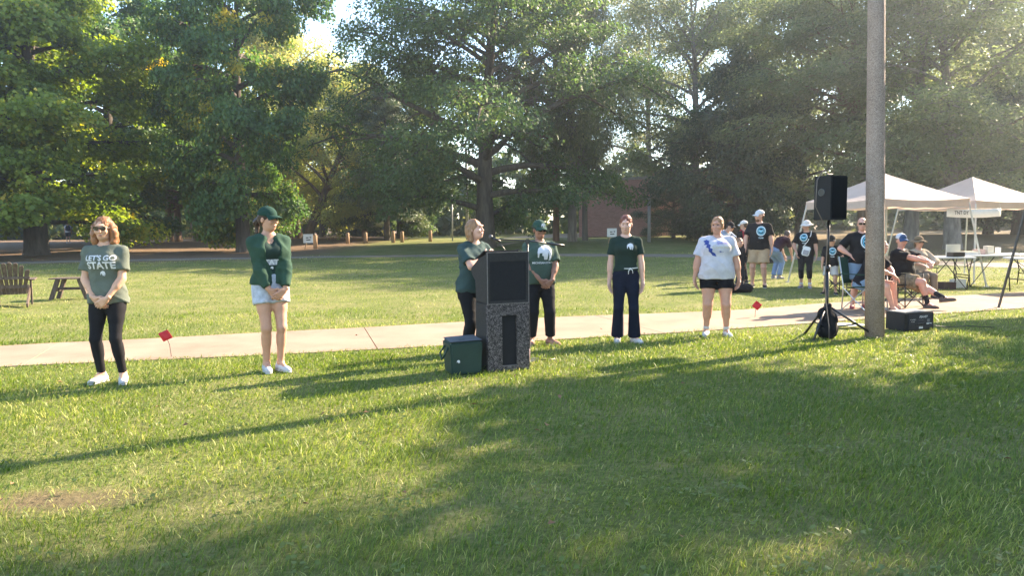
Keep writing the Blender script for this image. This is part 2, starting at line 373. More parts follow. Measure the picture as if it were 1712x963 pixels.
ovoid = lambda t: max(.18, math.sin(math.pi * min(1, .16 + .84 * t) ** .8)) if t < .97 else .15
broad = lambda t: max(.2, (1 - t) ** .55 * (.55 + .45 * min(1, t * 5)) + .08)
column = lambda t: .55 + .45 * math.sin(math.pi * t)
cone = lambda t: max(.1, 1.02 - t)
PROTO = {
 'maple': tree_meshes(11, 15.5, 1.9, 6.6, ovoid, 32, .55, 620, 135, .192, .92, up=.16, droop=.45, orange=.02, asp=.95),
 'dark_maple': tree_meshes(12, 16, 1.9, 5.8, column, 32, .48, 600, 125, .19, .92, up=.12, droop=.55, orange=.02, asp=.95),
 'oak': tree_meshes(14, 15.5, 1.5, 10.0, broad, 38, .56, 840, 108, .182, 1.0, up=.20, droop=.34, fork=True, asp=.6),
 'locust': tree_meshes(15, 17.5, 3.2, 6.6, column, 32, .36, 600, 88, .172, .98, up=.36, droop=.45, asp=.5),
 'willow': tree_meshes(16, 14, 1.2, 5.2, ovoid, 26, .30, 400, 110, .19, .95, up=.5, droop=.6, asp=.45, orange=.03, lean=(2.0, .5)),
 'pine': tree_meshes(17, 16, 2.4, 4.6, cone, 36, .30, 400, 88, .26, .8, up=.0, droop=.2, asp=.22, flatc=.4),
 'beech': tree_meshes(18, 12, .7, 6.2, ovoid, 30, .36, 420, 105, .19, .95, up=.1, droop=.4, asp=.7),
}
LM = {
 'maple': leaf_mat('maple_leaf', (.110, .165, .030), (.225, .285, .050), (.52, .38, .06), .5),
 'dark_maple': leaf_mat('dark_maple_leaf', (.048, .098, .030), (.096, .165, .040), (.36, .32, .05), .42),
 'oak': leaf_mat('oak_leaf', (.048, .088, .030), (.094, .145, .044), (.20, .22, .06), .45),
 'locust': leaf_mat('locust_leaf', (.10, .135, .058), (.175, .208, .090), (.32, .31, .15), .48),
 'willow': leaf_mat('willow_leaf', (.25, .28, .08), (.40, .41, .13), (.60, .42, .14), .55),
 'pine': leaf_mat('pine_needle', (.060, .090, .042), (.110, .145, .063), (.28, .266, .14), .28),
 'beech': leaf_mat('beech_leaf', (.046, .070, .040), (.080, .110, .055), (.20, .20, .10), .4),
}
def tree(kind, px, depth, name, label, rz=0, s=1, sz=None, bk=None, lm=None, tilt=(0, 0), py=430, group=None, at=None):
    tm, cm = PROTO[kind]; p = at or GX(px, depth, py)
    r = thing(name, (p[0], p[1], tz(p[0], p[1])), label, 'tree', rz, group); r.rotation_euler = (tilt[0], tilt[1], rz); r.scale = (s, s, sz or s)
    for nm, me, mt in (('trunk', tm, bk or mb_dark), ('crown', cm, lm or LM[kind])):
        o = bpy.data.objects.new(nm, me)
        if len(me.materials) == 0: me.materials.append(mt)
        link(o, r); o.material_slots[0].link = 'OBJECT'; o.material_slots[0].material = mt
    return r
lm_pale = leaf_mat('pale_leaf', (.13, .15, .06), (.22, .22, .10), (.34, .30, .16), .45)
# left
tree('maple', 62, 39, 'maple_tree', 'broad green maple tree with orange tipped leaves and thick dark trunk', .6, 1.0)
tree('dark_maple', 408, 41, 'maple_tree', 'tall dark green leafy tree behind the person in green cap', 2.1, .74, 1.08)
tree('maple', -150, 36, 'maple_tree', 'maple tree behind the slatted garden chair', 3.9, .95, lm=LM['maple'])
tree('dark_maple', 190, 50, 'maple_tree', 'dark maple tree rising behind the orange tipped maple', .3, 1.05)
for i, (px, dp, tl, s) in enumerate([(286, 60, -.02, .75), (299, 61, .03, .8), (331, 59, .12, .85), (347, 63, .06, .7)]):
    tree('locust', px, dp, 'grove_tree', ('straight slim pale trunk at the end of the far grove', 'straight pale trunk close beside the slimmest one in the far grove', 'thickest pale trunk of the far grove, leaning', 'thin brown trunk behind the leaning one in the far grove')[i], i * 1.7, s, lm=LM['dark_maple'], bk=mb_brown, tilt=(0, tl), group='pale trunks in the far grove')
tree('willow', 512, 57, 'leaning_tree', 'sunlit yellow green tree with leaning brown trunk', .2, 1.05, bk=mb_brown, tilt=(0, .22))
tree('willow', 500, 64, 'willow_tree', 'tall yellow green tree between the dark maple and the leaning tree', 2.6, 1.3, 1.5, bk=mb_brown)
tree('pine', 648, 54, 'pine_tree', 'dark pine tree with layered drooping branches and bare straight trunk', .9, .72, .78)
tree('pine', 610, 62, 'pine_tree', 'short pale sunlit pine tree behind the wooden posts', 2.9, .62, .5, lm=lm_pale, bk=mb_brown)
tree('pine', 540, 72, 'pine_tree', 'tall dark pine tree reaching over the leaning tree', 4.4, .9, 1.12)
# centre
tree('oak', 812, 41, 'oak_tree', 'great spreading tree with forked trunk behind the lectern', .9, .92, 1.0)
tree('pine', 930, 47, 'pine_tree', 'slim pine tree with reddish straight trunk', 1.9, .6, 1.9, bk=mb_red)
tree('locust', 957, 46, 'broadleaf_tree', 'grey trunked tree left of the brick wall, thicker of a pair', .8, .7, 1.35, bk=mb_grey)
tree('pine', 978, 48, 'pine_tree', 'thin grey pine tree standing close to the grey trunked tree', 3.3, .55, 1.9, bk=mb_grey)
tree('dark_maple', 672, 58, 'broadleaf_tree', 'dark thick trunked tree behind the wooden posts', 5.0, .75, lm=LM['oak'])
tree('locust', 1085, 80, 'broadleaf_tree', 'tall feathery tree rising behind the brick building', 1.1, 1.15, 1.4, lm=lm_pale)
# right
tree('locust', 1160, 52, 'broadleaf_tree', 'feathery tree with sky showing through beside the dark low tree', 5.1, 1.05, 1.05, bk=mb_grey)
tree('beech', 1230, 46, 'beech_tree', 'dark low branched tree in front of the brick building', .4, .76, 1.0)
tree('locust', 1338, 47, 'broadleaf_tree', 'tall grey green tree behind the man in khaki shorts', 2.2, 1.0, .86, bk=mb_grey)
tree('locust', 1446, 41, 'broadleaf_tree', 'tall tree with a tan leaning trunk behind the loudspeaker', .5, 1.0, .84, bk=mb_brown, tilt=(0, -.10))
tree('locust', 1522, 39, 'broadleaf_tree', 'grey trunked tree behind the front canopy', 4.1, 1.0, .86, bk=mb_grey)
tree('locust', 1592, 36, 'broadleaf_tree', 'thick grey trunked tree between the two canopies', 5.6, 1.0, .84, bk=mb_grey, tilt=(0, -.05))
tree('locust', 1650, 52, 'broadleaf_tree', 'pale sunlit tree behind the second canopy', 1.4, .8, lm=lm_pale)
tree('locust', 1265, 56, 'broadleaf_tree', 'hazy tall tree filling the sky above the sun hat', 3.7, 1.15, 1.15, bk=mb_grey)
tree('beech', 1700, 50, 'beech_tree', 'dark spreading tree behind the canopies at the wood edge', 3.4, 1.05)
tree('maple', 1820, 46, 'maple_tree', 'maple tree at the wood edge beyond the white tables', 1.0, 1.05, lm=LM['locust'])
# trees beside the lawn that throw the long shade over the foreground
tree('maple', 0, 0, 'maple_tree', 'maple tree beside the lawn shading the near grass', 1.2, 1.0, .86, at=(17.1, 9.85))
tree('locust', 0, 0, 'broadleaf_tree', 'loose leaved tree beside the lawn casting dappled shade', 4.0, 1.0, at=(22.4, 12.5))
tree('maple', 0, 0, 'maple_tree', 'maple tree at the lawn edge away from the walk', 2.0, 1.0, at=(18.5, 3.6))
# far woodland as one mass
def wood():
    rs = np.random.RandomState(77); n = 2100
    x = rs.uniform(-85, 90, n); y = rs.uniform(72, 105, n)
    pxx = 856 + x / y * 1270
    top = 10 + 2.5 * np.sin(x * .3) + 7 * sstep(1150, 1400, pxx)
    z = np.where(rs.rand(n) < .5, rs.rand(n) * 5, rs.rand(n) ** .9 * top)
    cnt = 38; c = np.repeat(np.stack([x, y, z + .5], 1), cnt, 0); M = len(c)
    v = rs.randn(M, 3); v /= np.linalg.norm(v, axis=1)[:, None]; pos = c + v * (rs.rand(M) ** .4)[:, None] * np.repeat(rs.uniform(1.0, 2.2, n), cnt)[:, None] * [1, 1, .7]
    pos[:, 2] = np.maximum(pos[:, 2], .3)
    nrm = rs.randn(M, 3) + [0, -.2, .6]; nrm /= np.linalg.norm(nrm, axis=1)[:, None]; d = rs.randn(M, 3); d -= nrm * (d * nrm).sum(1)[:, None]; d /= np.linalg.norm(d, axis=1)[:, None]
    s = np.cross(nrm, d); l = (.30 + .34 * rs.rand(M))[:, None]
    V = np.stack([pos - d * l, pos + s * l * .6, pos + d * l, pos - s * l * .6], 1).reshape(-1, 3)
    me = npmesh('far_woodland', V, np.arange(M * 4).reshape(-1, 4)); t = np.clip(np.repeat(rs.rand(n) * .75, cnt) + .1 * rs.randn(M), 0, 1)
    me.attributes.new('tint', 'FLOAT', 'POINT').data.foreach_set('value', np.repeat(t, 4).astype(np.float32))
    me.materials.append(leaf_mat('wood_leaf', (.045, .070, .028), (.11, .14, .05), (.32, .29, .11)))
    link(bpy.data.objects.new('far_woodland', me), None, 'distant green woodland closing off the park behind the trees', 'woodland', None, 'stuff')
wood()
hz = MB().box((0, 40, 15.5), (260, 170, 35)).build('glare_haze', None, label='thin scattering volume added over the park to imitate lens glare', cat='glare_haze', kind='stuff')  # scattering volume added to veil the view like lens glare
m = bpy.data.materials.new('glare_haze'); m.use_nodes = True; N = m.node_tree.nodes; N.remove(N['Principled BSDF'])
pv = N.new('ShaderNodeVolumePrincipled'); pv.inputs['Density'].default_value = .0012; pv.inputs['Color'].default_value = (.84, .92, 1.0, 1); pv.inputs['Anisotropy'].default_value = .72
m.node_tree.links.new(pv.outputs[0], N['Material Output'].inputs['Volume']); hz.data.materials.clear(); hz.data.materials.append(m)
# ================================================================== PEOPLE  (implicit surfaces meshed with surface nets)
def surface_nets(Fd, org, h):
    s = Fd < 0; nx, ny, nz = Fd.shape
    S = [(i, j, k) for i in (0, 1) for j in (0, 1) for k in (0, 1)]
    def sub(A, o): return A[o[0]:nx - 1 + o[0], o[1]:ny - 1 + o[1], o[2]:nz - 1 + o[2]]
    c = sum(sub(s, o).astype(np.int8) for o in S); act = (c > 0) & (c < 8)
    ci = np.argwhere(act); idx = -np.ones(act.shape, np.int64); idx[act] = np.arange(len(ci))
    acc = np.zeros((len(ci), 3)); cn = np.zeros(len(ci))
    for a in range(3):
        for o in S:
            if o[a]: continue
            o2 = list(o); o2[a] = 1
            f0 = Fd[ci[:, 0] + o[0], ci[:, 1] + o[1], ci[:, 2] + o[2]]; f1 = Fd[ci[:, 0] + o2[0], ci[:, 1] + o2[1], ci[:, 2] + o2[2]]
            m = (f0 < 0) != (f1 < 0); t = f0[m] / (f0[m] - f1[m]); q = np.tile(np.array(o, float), (m.sum(), 1)); q[:, a] = t
            acc[m] += q; cn[m] += 1
    V = org + h * (ci + acc / cn[:, None]); Q = []
    for a in range(3):
        b, c_ = (a + 1) % 3, (a + 2) % 3
        sl0 = [slice(None)] * 3; sl1 = [slice(None)] * 3; sl0[a] = slice(0, -1); sl1[a] = slice(1, None)
        s0, s1 = s[tuple(sl0)], s[tuple(sl1)]; e = np.argwhere(s0 != s1)
        e = e[(e[:, b] > 0) & (e[:, c_] > 0) & (e[:, b] < Fd.shape[b] - 1) & (e[:, c_] < Fd.shape[c_] - 1)]
        fl = s0[e[:, 0], e[:, 1], e[:, 2]]
        def cell(db, dc):
            q = e.copy(); q[:, b] -= db; q[:, c_] -= dc; return idx[q[:, 0], q[:, 1], q[:, 2]]
        quad = np.stack([cell(1, 1), cell(0, 1), cell(0, 0), cell(1, 0)], 1); quad[~fl] = quad[~fl][:, ::-1]; Q.append(quad)
    return V, np.concatenate(Q)
def v3(a): return np.array(a, float)
def cap(a, b, ra, rb=None, cuts=(), k=None, op='u', fx=1.0):
    """tapered capsule; cuts = [(point, normal)] trims it flat"""
    a, b = v3(a), v3(b); rb = ra if rb is None else rb; ab = b - a; L2 = max(1e-9, ab @ ab)
    def f(X, Y, Z):
        t = np.clip(((X - a[0]) * ab[0] + (Y - a[1]) * ab[1] + (Z - a[2]) * ab[2]) / L2, 0, 1)
        d = np.sqrt((X - a[0] - t * ab[0]) ** 2 + (Y - a[1] - t * ab[1]) ** 2 + (Z - a[2] - t * ab[2]) ** 2) - (ra + (rb - ra) * t)
        for p, n in cuts: d = np.maximum(d, (X - p[0]) * n[0] + (Y - p[1]) * n[1] + (Z - p[2]) * n[2])
        return d
    r = max(ra, rb); return dict(lo=np.minimum(a, b) - r, hi=np.maximum(a, b) + r, f=f, k=k, op=op)
def ell(c, r, M=None, k=None, op='u'):
    r = v3(r); M = M or Matrix.Identity(4); A = np.array(M.inverted()); cw = np.array(M @ Vector(c)); c = v3(c); rm = r.max()
    def f(X, Y, Z):
        x = A[0, 0] * X + A[0, 1] * Y + A[0, 2] * Z + A[0, 3] - c[0]; y = A[1, 0] * X + A[1, 1] * Y + A[1, 2] * Z + A[1, 3] - c[1]; z = A[2, 0] * X + A[2, 1] * Y + A[2, 2] * Z + A[2, 3] - c[2]
        k0 = np.sqrt((x / r[0]) ** 2 + (y / r[1]) ** 2 + (z / r[2]) ** 2); k1 = np.sqrt((x / r[0] ** 2) ** 2 + (y / r[1] ** 2) ** 2 + (z / r[2] ** 2) ** 2) + 1e-6
        return k0 * (k0 - 1) / k1
    return dict(lo=cw - rm, hi=cw + rm, f=f, k=k, op=op)
def loft(M, st, k=None):
    """stations (z, rx, ry, yoff) in frame M, flat ends"""
    st = np.array(st, float); A = np.array(M.inverted())
    zf = np.linspace(st[0, 0], st[-1, 0], 60)
    def sm(c):
        q = np.interp(zf, st[:, 0], st[:, c]); 
        for _ in range(5): q[1:-1] = (q[:-2] + 2 * q[1:-1] + q[2:]) / 4
        return q
    RX, RY, YO = sm(1), sm(2), sm(3)
    cs = [M @ Vector((sx * st[:, 1].max(), sy * st[:, 2].max() + np.mean(st[:, 3]), z)) for sx in (-1, 1) for sy in (-1, 1) for z in (st[0, 0], st[-1, 0])]
    cs = np.array([c[:] for c in cs])
    def f(X, Y, Z):
        x = A[0, 0] * X + A[0, 1] * Y + A[0, 2] * Z + A[0, 3]; y = A[1, 0] * X + A[1, 1] * Y + A[1, 2] * Z + A[1, 3]; z = A[2, 0] * X + A[2, 1] * Y + A[2, 2] * Z + A[2, 3]
        rx = np.interp(z, zf, RX); ry = np.interp(z, zf, RY); y = y - np.interp(z, zf, YO)
        g = ((np.abs(x) / rx) ** 2.3 + (np.abs(y) / ry) ** 2.3) ** (1 / 2.3)
        return np.maximum((g - 1) * np.minimum(rx, ry), np.maximum(st[0, 0] - z, z - st[-1, 0]))
    return dict(lo=cs.min(0) - .02, hi=cs.max(0) + .02, f=f, k=k, op='u')
def sdf(prims, h, k=.02, post=None):
    us = [p for p in prims if p['op'] == 'u']; pad = k + 2 * h + .012
    lo = np.min([p['lo'] for p in us], 0) - pad; hi = np.max([p['hi'] for p in us], 0) + pad
    n = np.ceil((hi - lo) / h).astype(int) + 1; ax = [lo[i] + h * np.arange(n[i]) for i in range(3)]
    Fd = np.full(n, .05, np.float64)
    for p in prims:
        kk = k if p['k'] is None else p['k']; m = kk + 3 * h
        if p['op'] == 'cut':
            Fd = np.maximum(Fd, p['f'](ax[0][:, None, None], ax[1][None, :, None], ax[2][None, None, :])); continue
        i0 = np.maximum(0, np.floor((p['lo'] - m - lo) / h).astype(int)); i1 = np.minimum(n, np.ceil((p['hi'] + m - lo) / h).astype(int) + 1)
        if (i1 <= i0).any(): continue
        sl = tuple(slice(a, b) for a, b in zip(i0, i1))
        d = p['f'](ax[0][sl[0]][:, None, None], ax[1][sl[1]][None, :, None], ax[2][sl[2]][None, None, :])
        Fs = Fd[sl]
        if p['op'] == 'u':
            q = np.clip(.5 + .5 * (d - Fs) / kk, 0, 1); Fd[sl] = d * (1 - q) + Fs * q - kk * q * (1 - q)
        else:
            q = np.clip(.5 - .5 * (Fs + d) / kk, 0, 1); Fd[sl] = Fs * (1 - q) - d * q + kk * q * (1 - q)
    if post: Fd = Fd + post(ax[0][:, None, None], ax[1][None, :, None], ax[2][None, None, :])
    for a in range(3):
        for e in (0, -1):
            t = [slice(None)] * 3; t[a] = e; Fd[tuple(t)] = .05
    return surface_nets(Fd, lo, h)
def plane(p, n):
    p, n = v3(p), v3(n); n = n / np.linalg.norm(n)
    return dict(lo=p, hi=p, f=lambda X, Y, Z: (X - p[0]) * n[0] + (Y - p[1]) * n[1] + (Z - p[2]) * n[2], k=0, op='cut')
def folds(amp, seed, f=1.0, vert=.35):
    r = np.random.RandomState(seed).rand(12) * 6.28
    def g(X, Y, Z):
        a = .22 - (1 - np.abs(np.sin(15 * f * X + 1.8 * np.sin(7 * Z + r[0]) + vert * 16 * Z + 8 * Y + r[1]))) ** 3
        b = .22 - (1 - np.abs(np.sin(12 * f * (X + 1.1 * Z) + 1.5 * np.sin(11 * Z + r[3]) + 10 * Y + r[4]))) ** 3
        b2 = .22 - (1 - np.abs(np.sin(13 * f * (X - 1.2 * Z) + 1.5 * np.sin(9 * Z + r[5]) - 9 * Y + r[10]))) ** 3
        c = np.sin(46 * (Z + .5 * X) * f + 3 * np.sin(12 * X + r[6]) + r[7]) * np.sin(21 * f * Y + 17 * X + r[8]) * .22
        return amp * 2.3 * (a * (.55 + .45 * np.sin(6 * Z + r[9])) + b * (.5 + .5 * np.sin(5 * Z + r[11] + 4 * X)) + b2 * (.5 + .5 * np.sin(4 * Z + r[2] - 5 * X)) + c)
    return g
def ik(a, c, l1, l2, hint):
    a, c, hint = Vector(a), Vector(c), Vector(hint); d = c - a; D = min(d.length, (l1 + l2) * .999); c = a + d.normalized() * D; u = d.normalized()
    x = (l1 * l1 - l2 * l2 + D * D) / (2 * D); hgt = math.sqrt(max(0, l1 * l1 - x * x)); w_ = hint - u * hint.dot(u); w_.normalize()
    return a + u * x + w_ * hgt, c
def join(parts):
    V = []; Q = []; o = 0
    for v, q in parts: V.append(v); Q.append(q + o); o += len(v)
    return np.concatenate(V), np.concatenate(Q)
SKIN = {}
def skin(tone):
    if tone not in SKIN: SKIN[tone] = mat('skin', tone, .55, .10, 9, .08, 120, spec=.35, sub=.12)
    return SKIN[tone]
MC = {}
def cloth(col, var=.16, sc_=7, rough=.9):
    k = (tuple(col), var)
    if k not in MC: MC[k] = mat('cloth', col, rough, var, sc_, .25, 160, spec=.15)
    return MC[k]
m_black = mat('black_plastic', (.012, .012, .013), .35, .2, 8, spec=.5)
m_lens = mat('dark_lens', (.02, .012, .012), .12, .1, 8, spec=.7)
m_white = mat('white_cloth', (.72, .71, .70), .85, .06, 6)
m_eye = mat('eye', (.05, .035, .03), .3, .2, 8); m_lip = mat('lip', (.42, .17, .14), .5, .1, 9); m_sole = mat('sole', (.55, .53, .50), .8, .1, 9)
class Person: pass
def person(name_label, loc, rz, H=1.7, h=.0125, tone=(.56, .33, .23), girth=1.0, belly=0, bust=0, shw=1.0, pelvis=(0, .0, .93), lean=0, twist=0, feet=((-.10, .0, 0, -.15), (.10, .0, 0, .15)), knees=((0, -1, .1), (0, -1, .1)),
           hands=None, head=(0, 0, 0), shirt=None, jacket=None, pants=None, shoes=None, hair=None, hat=None, glasses=False, face=True, legf=1.0, group=None, armf=1.0, cat='person', seed=1, hscale=1.0):
    p = Person(); S = H / 1.7
    root = thing('person', loc, name_label, cat, rz, group); p.root = root; p.S = S
    T = Matrix.Translation(pelvis) @ Matrix.Rotation(twist, 4, 'Z') @ Matrix.Rotation(R(lean), 4, 'X'); p.T = T
    def tp(x, y, z): return T @ Vector((x, y, z))
    g = girth; gy = 1 + (girth - 1) * 1.1; bl = belly
    sh = [tp(s * .168 * shw * (1 + (g - 1) * .35), .005, .428) for s in (-1, 1)]; hip = [Vector(pelvis) + (T.to_3x3() @ Vector((s * .088 * (1 + (g - 1) * .6), 0, -.045))) for s in (-1, 1)]
    torso = [(-.17, .150 * g, .098 * gy, .01), (-.06, .168 * g, .112 * gy, .008), (.03, .162 * g, .108 * gy + bl * .4, -bl * .4), (.13, .136 * g + bl * .3, .095 * gy + bl * .8, -bl * .7), (.25, .143 * g, .103 * gy + bl * .3, -bl * .3),
             (.36, .152 * g * shw, .110 * gy, 0), (.43, .120 * g * shw, .085 * gy, .008), (.49, .068, .058, .012)]
    def tors(e, zlo, zhi, flare=0):
        st = [(z, rx + e + (flare * max(0, .2 - z)), ry + e + flare * .7 * max(0, .2 - z), yo) for z, rx, ry, yo in torso]; zz = [q[0] for q in st]
        f_ = lambda z: tuple([z] + [float(np.interp(z, zz, [q[i] for q in st])) for i in (1, 2, 3)])
        return [f_(zlo)] + [q for q in st if zlo + .02 < q[0] < zhi - .02] + [f_(zhi)]
    neck0 = tp(0, .015, .47); neck1 = tp(0, -.005, .585)
    Hd = Matrix.Translation(tp(0, -.012, .655)) @ Matrix.Rotation(twist + head[0], 4, 'Z') @ Matrix.Rotation(head[1], 4, 'X') @ Matrix.Rotation(head[2], 4, 'Y') @ Matrix.Scale(hscale, 4); p.Hd = Hd
    # limbs
    if hands is None: hands = [((-.25, -.03, .80), (-1, .5, 0), (0, -.05, -1), (1, 0, 0), .35), ((.25, -.03, .80), (1, .5, 0), (0, -.05, -1), (-1, 0, 0), .35)]
    el, wr = [], []
    for i in (0, 1):
        e_, w_ = ik(sh[i], hands[i][0], .285 * armf, .245 * armf, hands[i][1]); el.append(e_); wr.append(w_)
    kn, an = [], []
    for i in (0, 1):
        fx, fy, fz, fyaw = feet[i]; k_, a_ = ik(hip[i], (fx, fy + .02, fz + .085), .425 * legf, .40 * legf, knees[i]); kn.append(k_); an.append(a_)
    p.el, p.wr, p.kn, p.an = el, wr, kn, an; ga = 1 + (g - 1) * .9; gl = 1 + (g - 1) * .75
    def lp(a, b, t): return Vector(a).lerp(Vector(b), t)
    body = [loft(T, [(-.15, .10 * g, .085 * gy, .01)] + tors(0, -.10, .49))]
    for i in (0, 1):
        s = -1 if i == 0 else 1
        body += [cap(tp(s * .05, .012, .465), sh[i], .045, .044 * ga, k=.05), cap(sh[i], el[i], .047 * ga, .038 * ga), cap(lp(el[i], wr[i], .18), lp(el[i], wr[i], .35), .039 * ga, .038 * ga), cap(el[i], wr[i], .036 * ga, .025),
                 cap(hip[i], kn[i], .086 * gl, .053 * gl, k=.05), cap(lp(hip[i], kn[i], .3), lp(hip[i], kn[i], .5), .081 * gl, .071 * gl), cap(kn[i], an[i], .050 * gl, .035), cap(lp(kn[i], an[i], .22) + Vector((0, .012, 0)), lp(kn[i], an[i], .42) + Vector((0, .01, 0)), .051 * gl, .047 * gl),
                 cap(an[i], an[i] + Vector((math.sin(feet[i][3]) * .12, -math.cos(feet[i][3]) * .12, -.05)), .034, .024)]
        if bust: body.append(ell((s * .068, -.085 * gy, .335), (.066 * bust, .055 * bust, .068 * bust), T, k=.05))
    body.append(cap(neck0, neck1, .055, .048, k=.04))
    hp = [ell((0, .012, .035), (.074, .093, .086), Hd), ell((0, -.018, -.025), (.063, .074, .088), Hd), ell((0, -.04, -.082), (.040, .042, .032), Hd, k=.03), ell((0, -.092, .036), (.05, .012, .012), Hd, k=.02)]
    def hv(x, y, z): return Hd @ Vector((x, y, z))
    hp += [cap(hv(0, -.090, .014), hv(0, -.106, -.026), .008, .0125, k=.01), ell((.011, -.095, -.029), (.010, .010, .007), Hd, k=.006), ell((-.011, -.095, -.029), (.010, .010, .007), Hd, k=.006)]
    for s in (-1, 1):
        hp += [ell((s * .031, -.098, .010), (.017, .014, .011), Hd, k=.012, op='s'), ell((s * .075, .012, -.008), (.011, .019, .030), Hd, k=.008), ell((s * .040, -.072, -.022), (.022, .020, .022), Hd, k=.02)]
    hp += [ell((0, -.089, -.056), (.022, .010, .0065), Hd, k=.004), ell((0, -.087, -.068), (.019, .010, .0065), Hd, k=.004), cap(lp(neck0, neck1, .2), neck1, .050, .047, k=.03)]
    parts = [sdf(body, h, .025), sdf(hp, .0068 if h < .013 else .012, .012)]
    for i in (0, 1):
        d = Vector(hands[i][2]).normalized(); pn = Vector(hands[i][3]); pn = (pn - d * pn.dot(d)).normalized(); sd_ = d.cross(pn); curl = hands[i][4]; th = hands[i][5] if len(hands[i]) > 5 else (1 if i == 0 else -1)
        W = Vector(wr[i]); q = [cap(W - d * .02, W + d * .02, .025, .022)]
        for j in range(4):
            q.append(cap(W + d * .015 + sd_ * (j - 1.5) * .012, W + d * .085 + sd_ * (j - 1.5) * .0195, .016, .0125, k=.010))
        for j in range(4):
            b0 = W + d * (.088 - abs(j - 1.4) * .004) + sd_ * (j - 1.5) * .0205; ln = (.036, .042, .039, .030)[j]; dd = d.copy()
            for sg in range(3):
                ang = curl * (.5 + .35 * sg); dd = (dd * math.cos(ang) + pn * math.sin(ang)).normalized(); b1 = b0 + dd * ln * (1, .72, .55)[sg]; q.append(cap(b0, b1, .0095 - .001 * sg, .0086 - .001 * sg, k=.003)); b0 = b1
        t0 = W + d * .03 + sd_ * th * .024; t1 = t0 + (d * .55 + sd_ * th * .75 + pn * .25).normalized() * .042; t2 = t1 + (d * .85 + sd_ * th * .25 + pn * .4).normalized() * .034
        q += [cap(t0, t1, .013, .0105, k=.008), cap(t1, t2, .0105, .008, k=.004)]
        parts.append(sdf(q, .006 if h < .013 else .010, .004))
    sk = skin(tone)
    def mk(name, vq, mt, parent=root, sm=True):
        me = npmesh(name, vq[0] * S, vq[1]); 
        if sm: me.shade_smooth()
        me.materials.append(mt); o = bpy.data.objects.new(name, me); link(o, parent); return o
    p.mk = mk
    bo = mk('body', join(parts), sk)
    # ---------------------------------------------------------------- clothes
    def arm(i, fr, e, er=1.0, flare=0):
        a, b, c = sh[i], el[i], wr[i]; out = [cap(tp((-1 if i == 0 else 1) * .06, .012, .457), a, .044 + e, .038 * ga + e, k=.06)]
        if fr <= 1:
            e1 = lp(a, b, fr); n = (e1 - Vector(a)).normalized(); out.append(cap(a, lp(a, b, min(1, fr + .12)), .039 * ga + e, .043 * ga + e + flare, cuts=[(e1, n)], k=.03))
        else:
            e1 = lp(b, c, fr - 1); n = (Vector(c) - Vector(b)).normalized(); out += [cap(a, b, .039 * ga + e, .041 * ga + e, k=.03), cap(b, lp(b, c, min(1.0, fr - 1 + .05)), .042 * ga + e + flare, .032 * ga + e + flare, cuts=[(e1, n)])]
        return out
    def top(spec, nm, seed):
        col, e, hem, slv = spec['col'], spec.get('e', .016), spec.get('hem', -.08), spec.get('sleeve', .62)
        pr = [loft(T, tors(e, hem, .478, spec.get('flare', .05)))]
        for i in (0, 1): pr += arm(i, slv, e * .8, flare=spec.get('sflare', .008))
        if bust:
            for s in (-1, 1): pr.append(ell((s * .068, -.085 * gy, .335), (.066 * bust + e, .055 * bust + e * .8, .07 * bust + e), T, k=.06))
            pr.append(cap(tp(-.05, -.09 * gy, .33), tp(.05, -.09 * gy, .33), .05 * bust, k=.05))
        pr.append(cap(tp(0, .01, .50), tp(0, -.035, .60), spec.get('neck', .060), .074, k=.012, op='s'))
        if spec.get('open'): pr.append(cap(tp(.01, -.175, hem - .05), tp(.01, -.135, .50), spec['open'] * .55, spec['open'], k=.01, op='s'))
        if spec.get('vneck'):
            pr.append(cap(tp(0, -.15, spec['vneck']), tp(0, -.08, .50), .008, .075, k=.01, op='s'))
        return sdf(pr, h, .03, folds(spec.get('amp', .0028), seed))
    if shirt:
        vq = top(shirt, 'shirt', seed); p.shirt = mk('shirt', vq, cloth(shirt['col'])); p.shirt_bvh = BVHTree.FromPolygons([tuple(q) for q in (vq[0] * S)], [tuple(int(i) for i in q) for q in vq[1]])
    if jacket:
        p.jacket = mk('jacket', top(jacket, 'jacket', seed + 5), cloth(jacket['col']))
    if pants:
        col, e, ln = pants['col'], pants.get('e', .010), pants.get('len', 1.9); pr = [loft(T, tors(e, -.17, pants.get('top', .10)))]
        rk, ra = pants.get('knee', .055) * gl, pants.get('hemr', .05) * gl; rt = .086 * gl + e
        for i in (0, 1):
            a, b, c = hip[i], kn[i], an[i]
            if ln <= 1:
                if i == 0: crotch = cap(lp(hip[0], hip[1], .5) + Vector((0, -.2, -.115)), lp(hip[0], hip[1], .5) + Vector((0, .2, -.115)), .012, k=.006, op='s'); crotch2 = cap(lp(lp(hip[0], kn[0], 1), lp(hip[1], kn[1], 1), .5), lp(hip[0], hip[1], .5) + Vector((0, 0, -.13)), .03, .012, k=.01, op='s')
                e1 = lp(a, b, ln); n = (Vector(b) - Vector(a)).normalized(); pr.append(cap(a, lp(a, b, min(1.1, ln + .15)), rt, pants.get('hemr', .085) * gl + e, cuts=[(e1, n)], k=.04))
            else:
                e1 = lp(b, c, ln - 1); n = (Vector(c) - Vector(b)).normalized(); pr += [cap(a, b, rt, rk + e, k=.04), cap(lp(a, b, .3), lp(a, b, .5), .081 * gl + e, .072 * gl + e), cap(b, lp(b, c, min(1.12, ln - 1 + .1)), rk + e, ra + e, cuts=[(e1, n)])]
                if pants.get('calf', 1): pr.append(cap(lp(b, c, .2) + Vector((0, .012, 0)), lp(b, c, .42) + Vector((0, .01, 0)), .051 * gl + e, .047 * gl + e))
        if ln <= 1: pr += [crotch, crotch2]
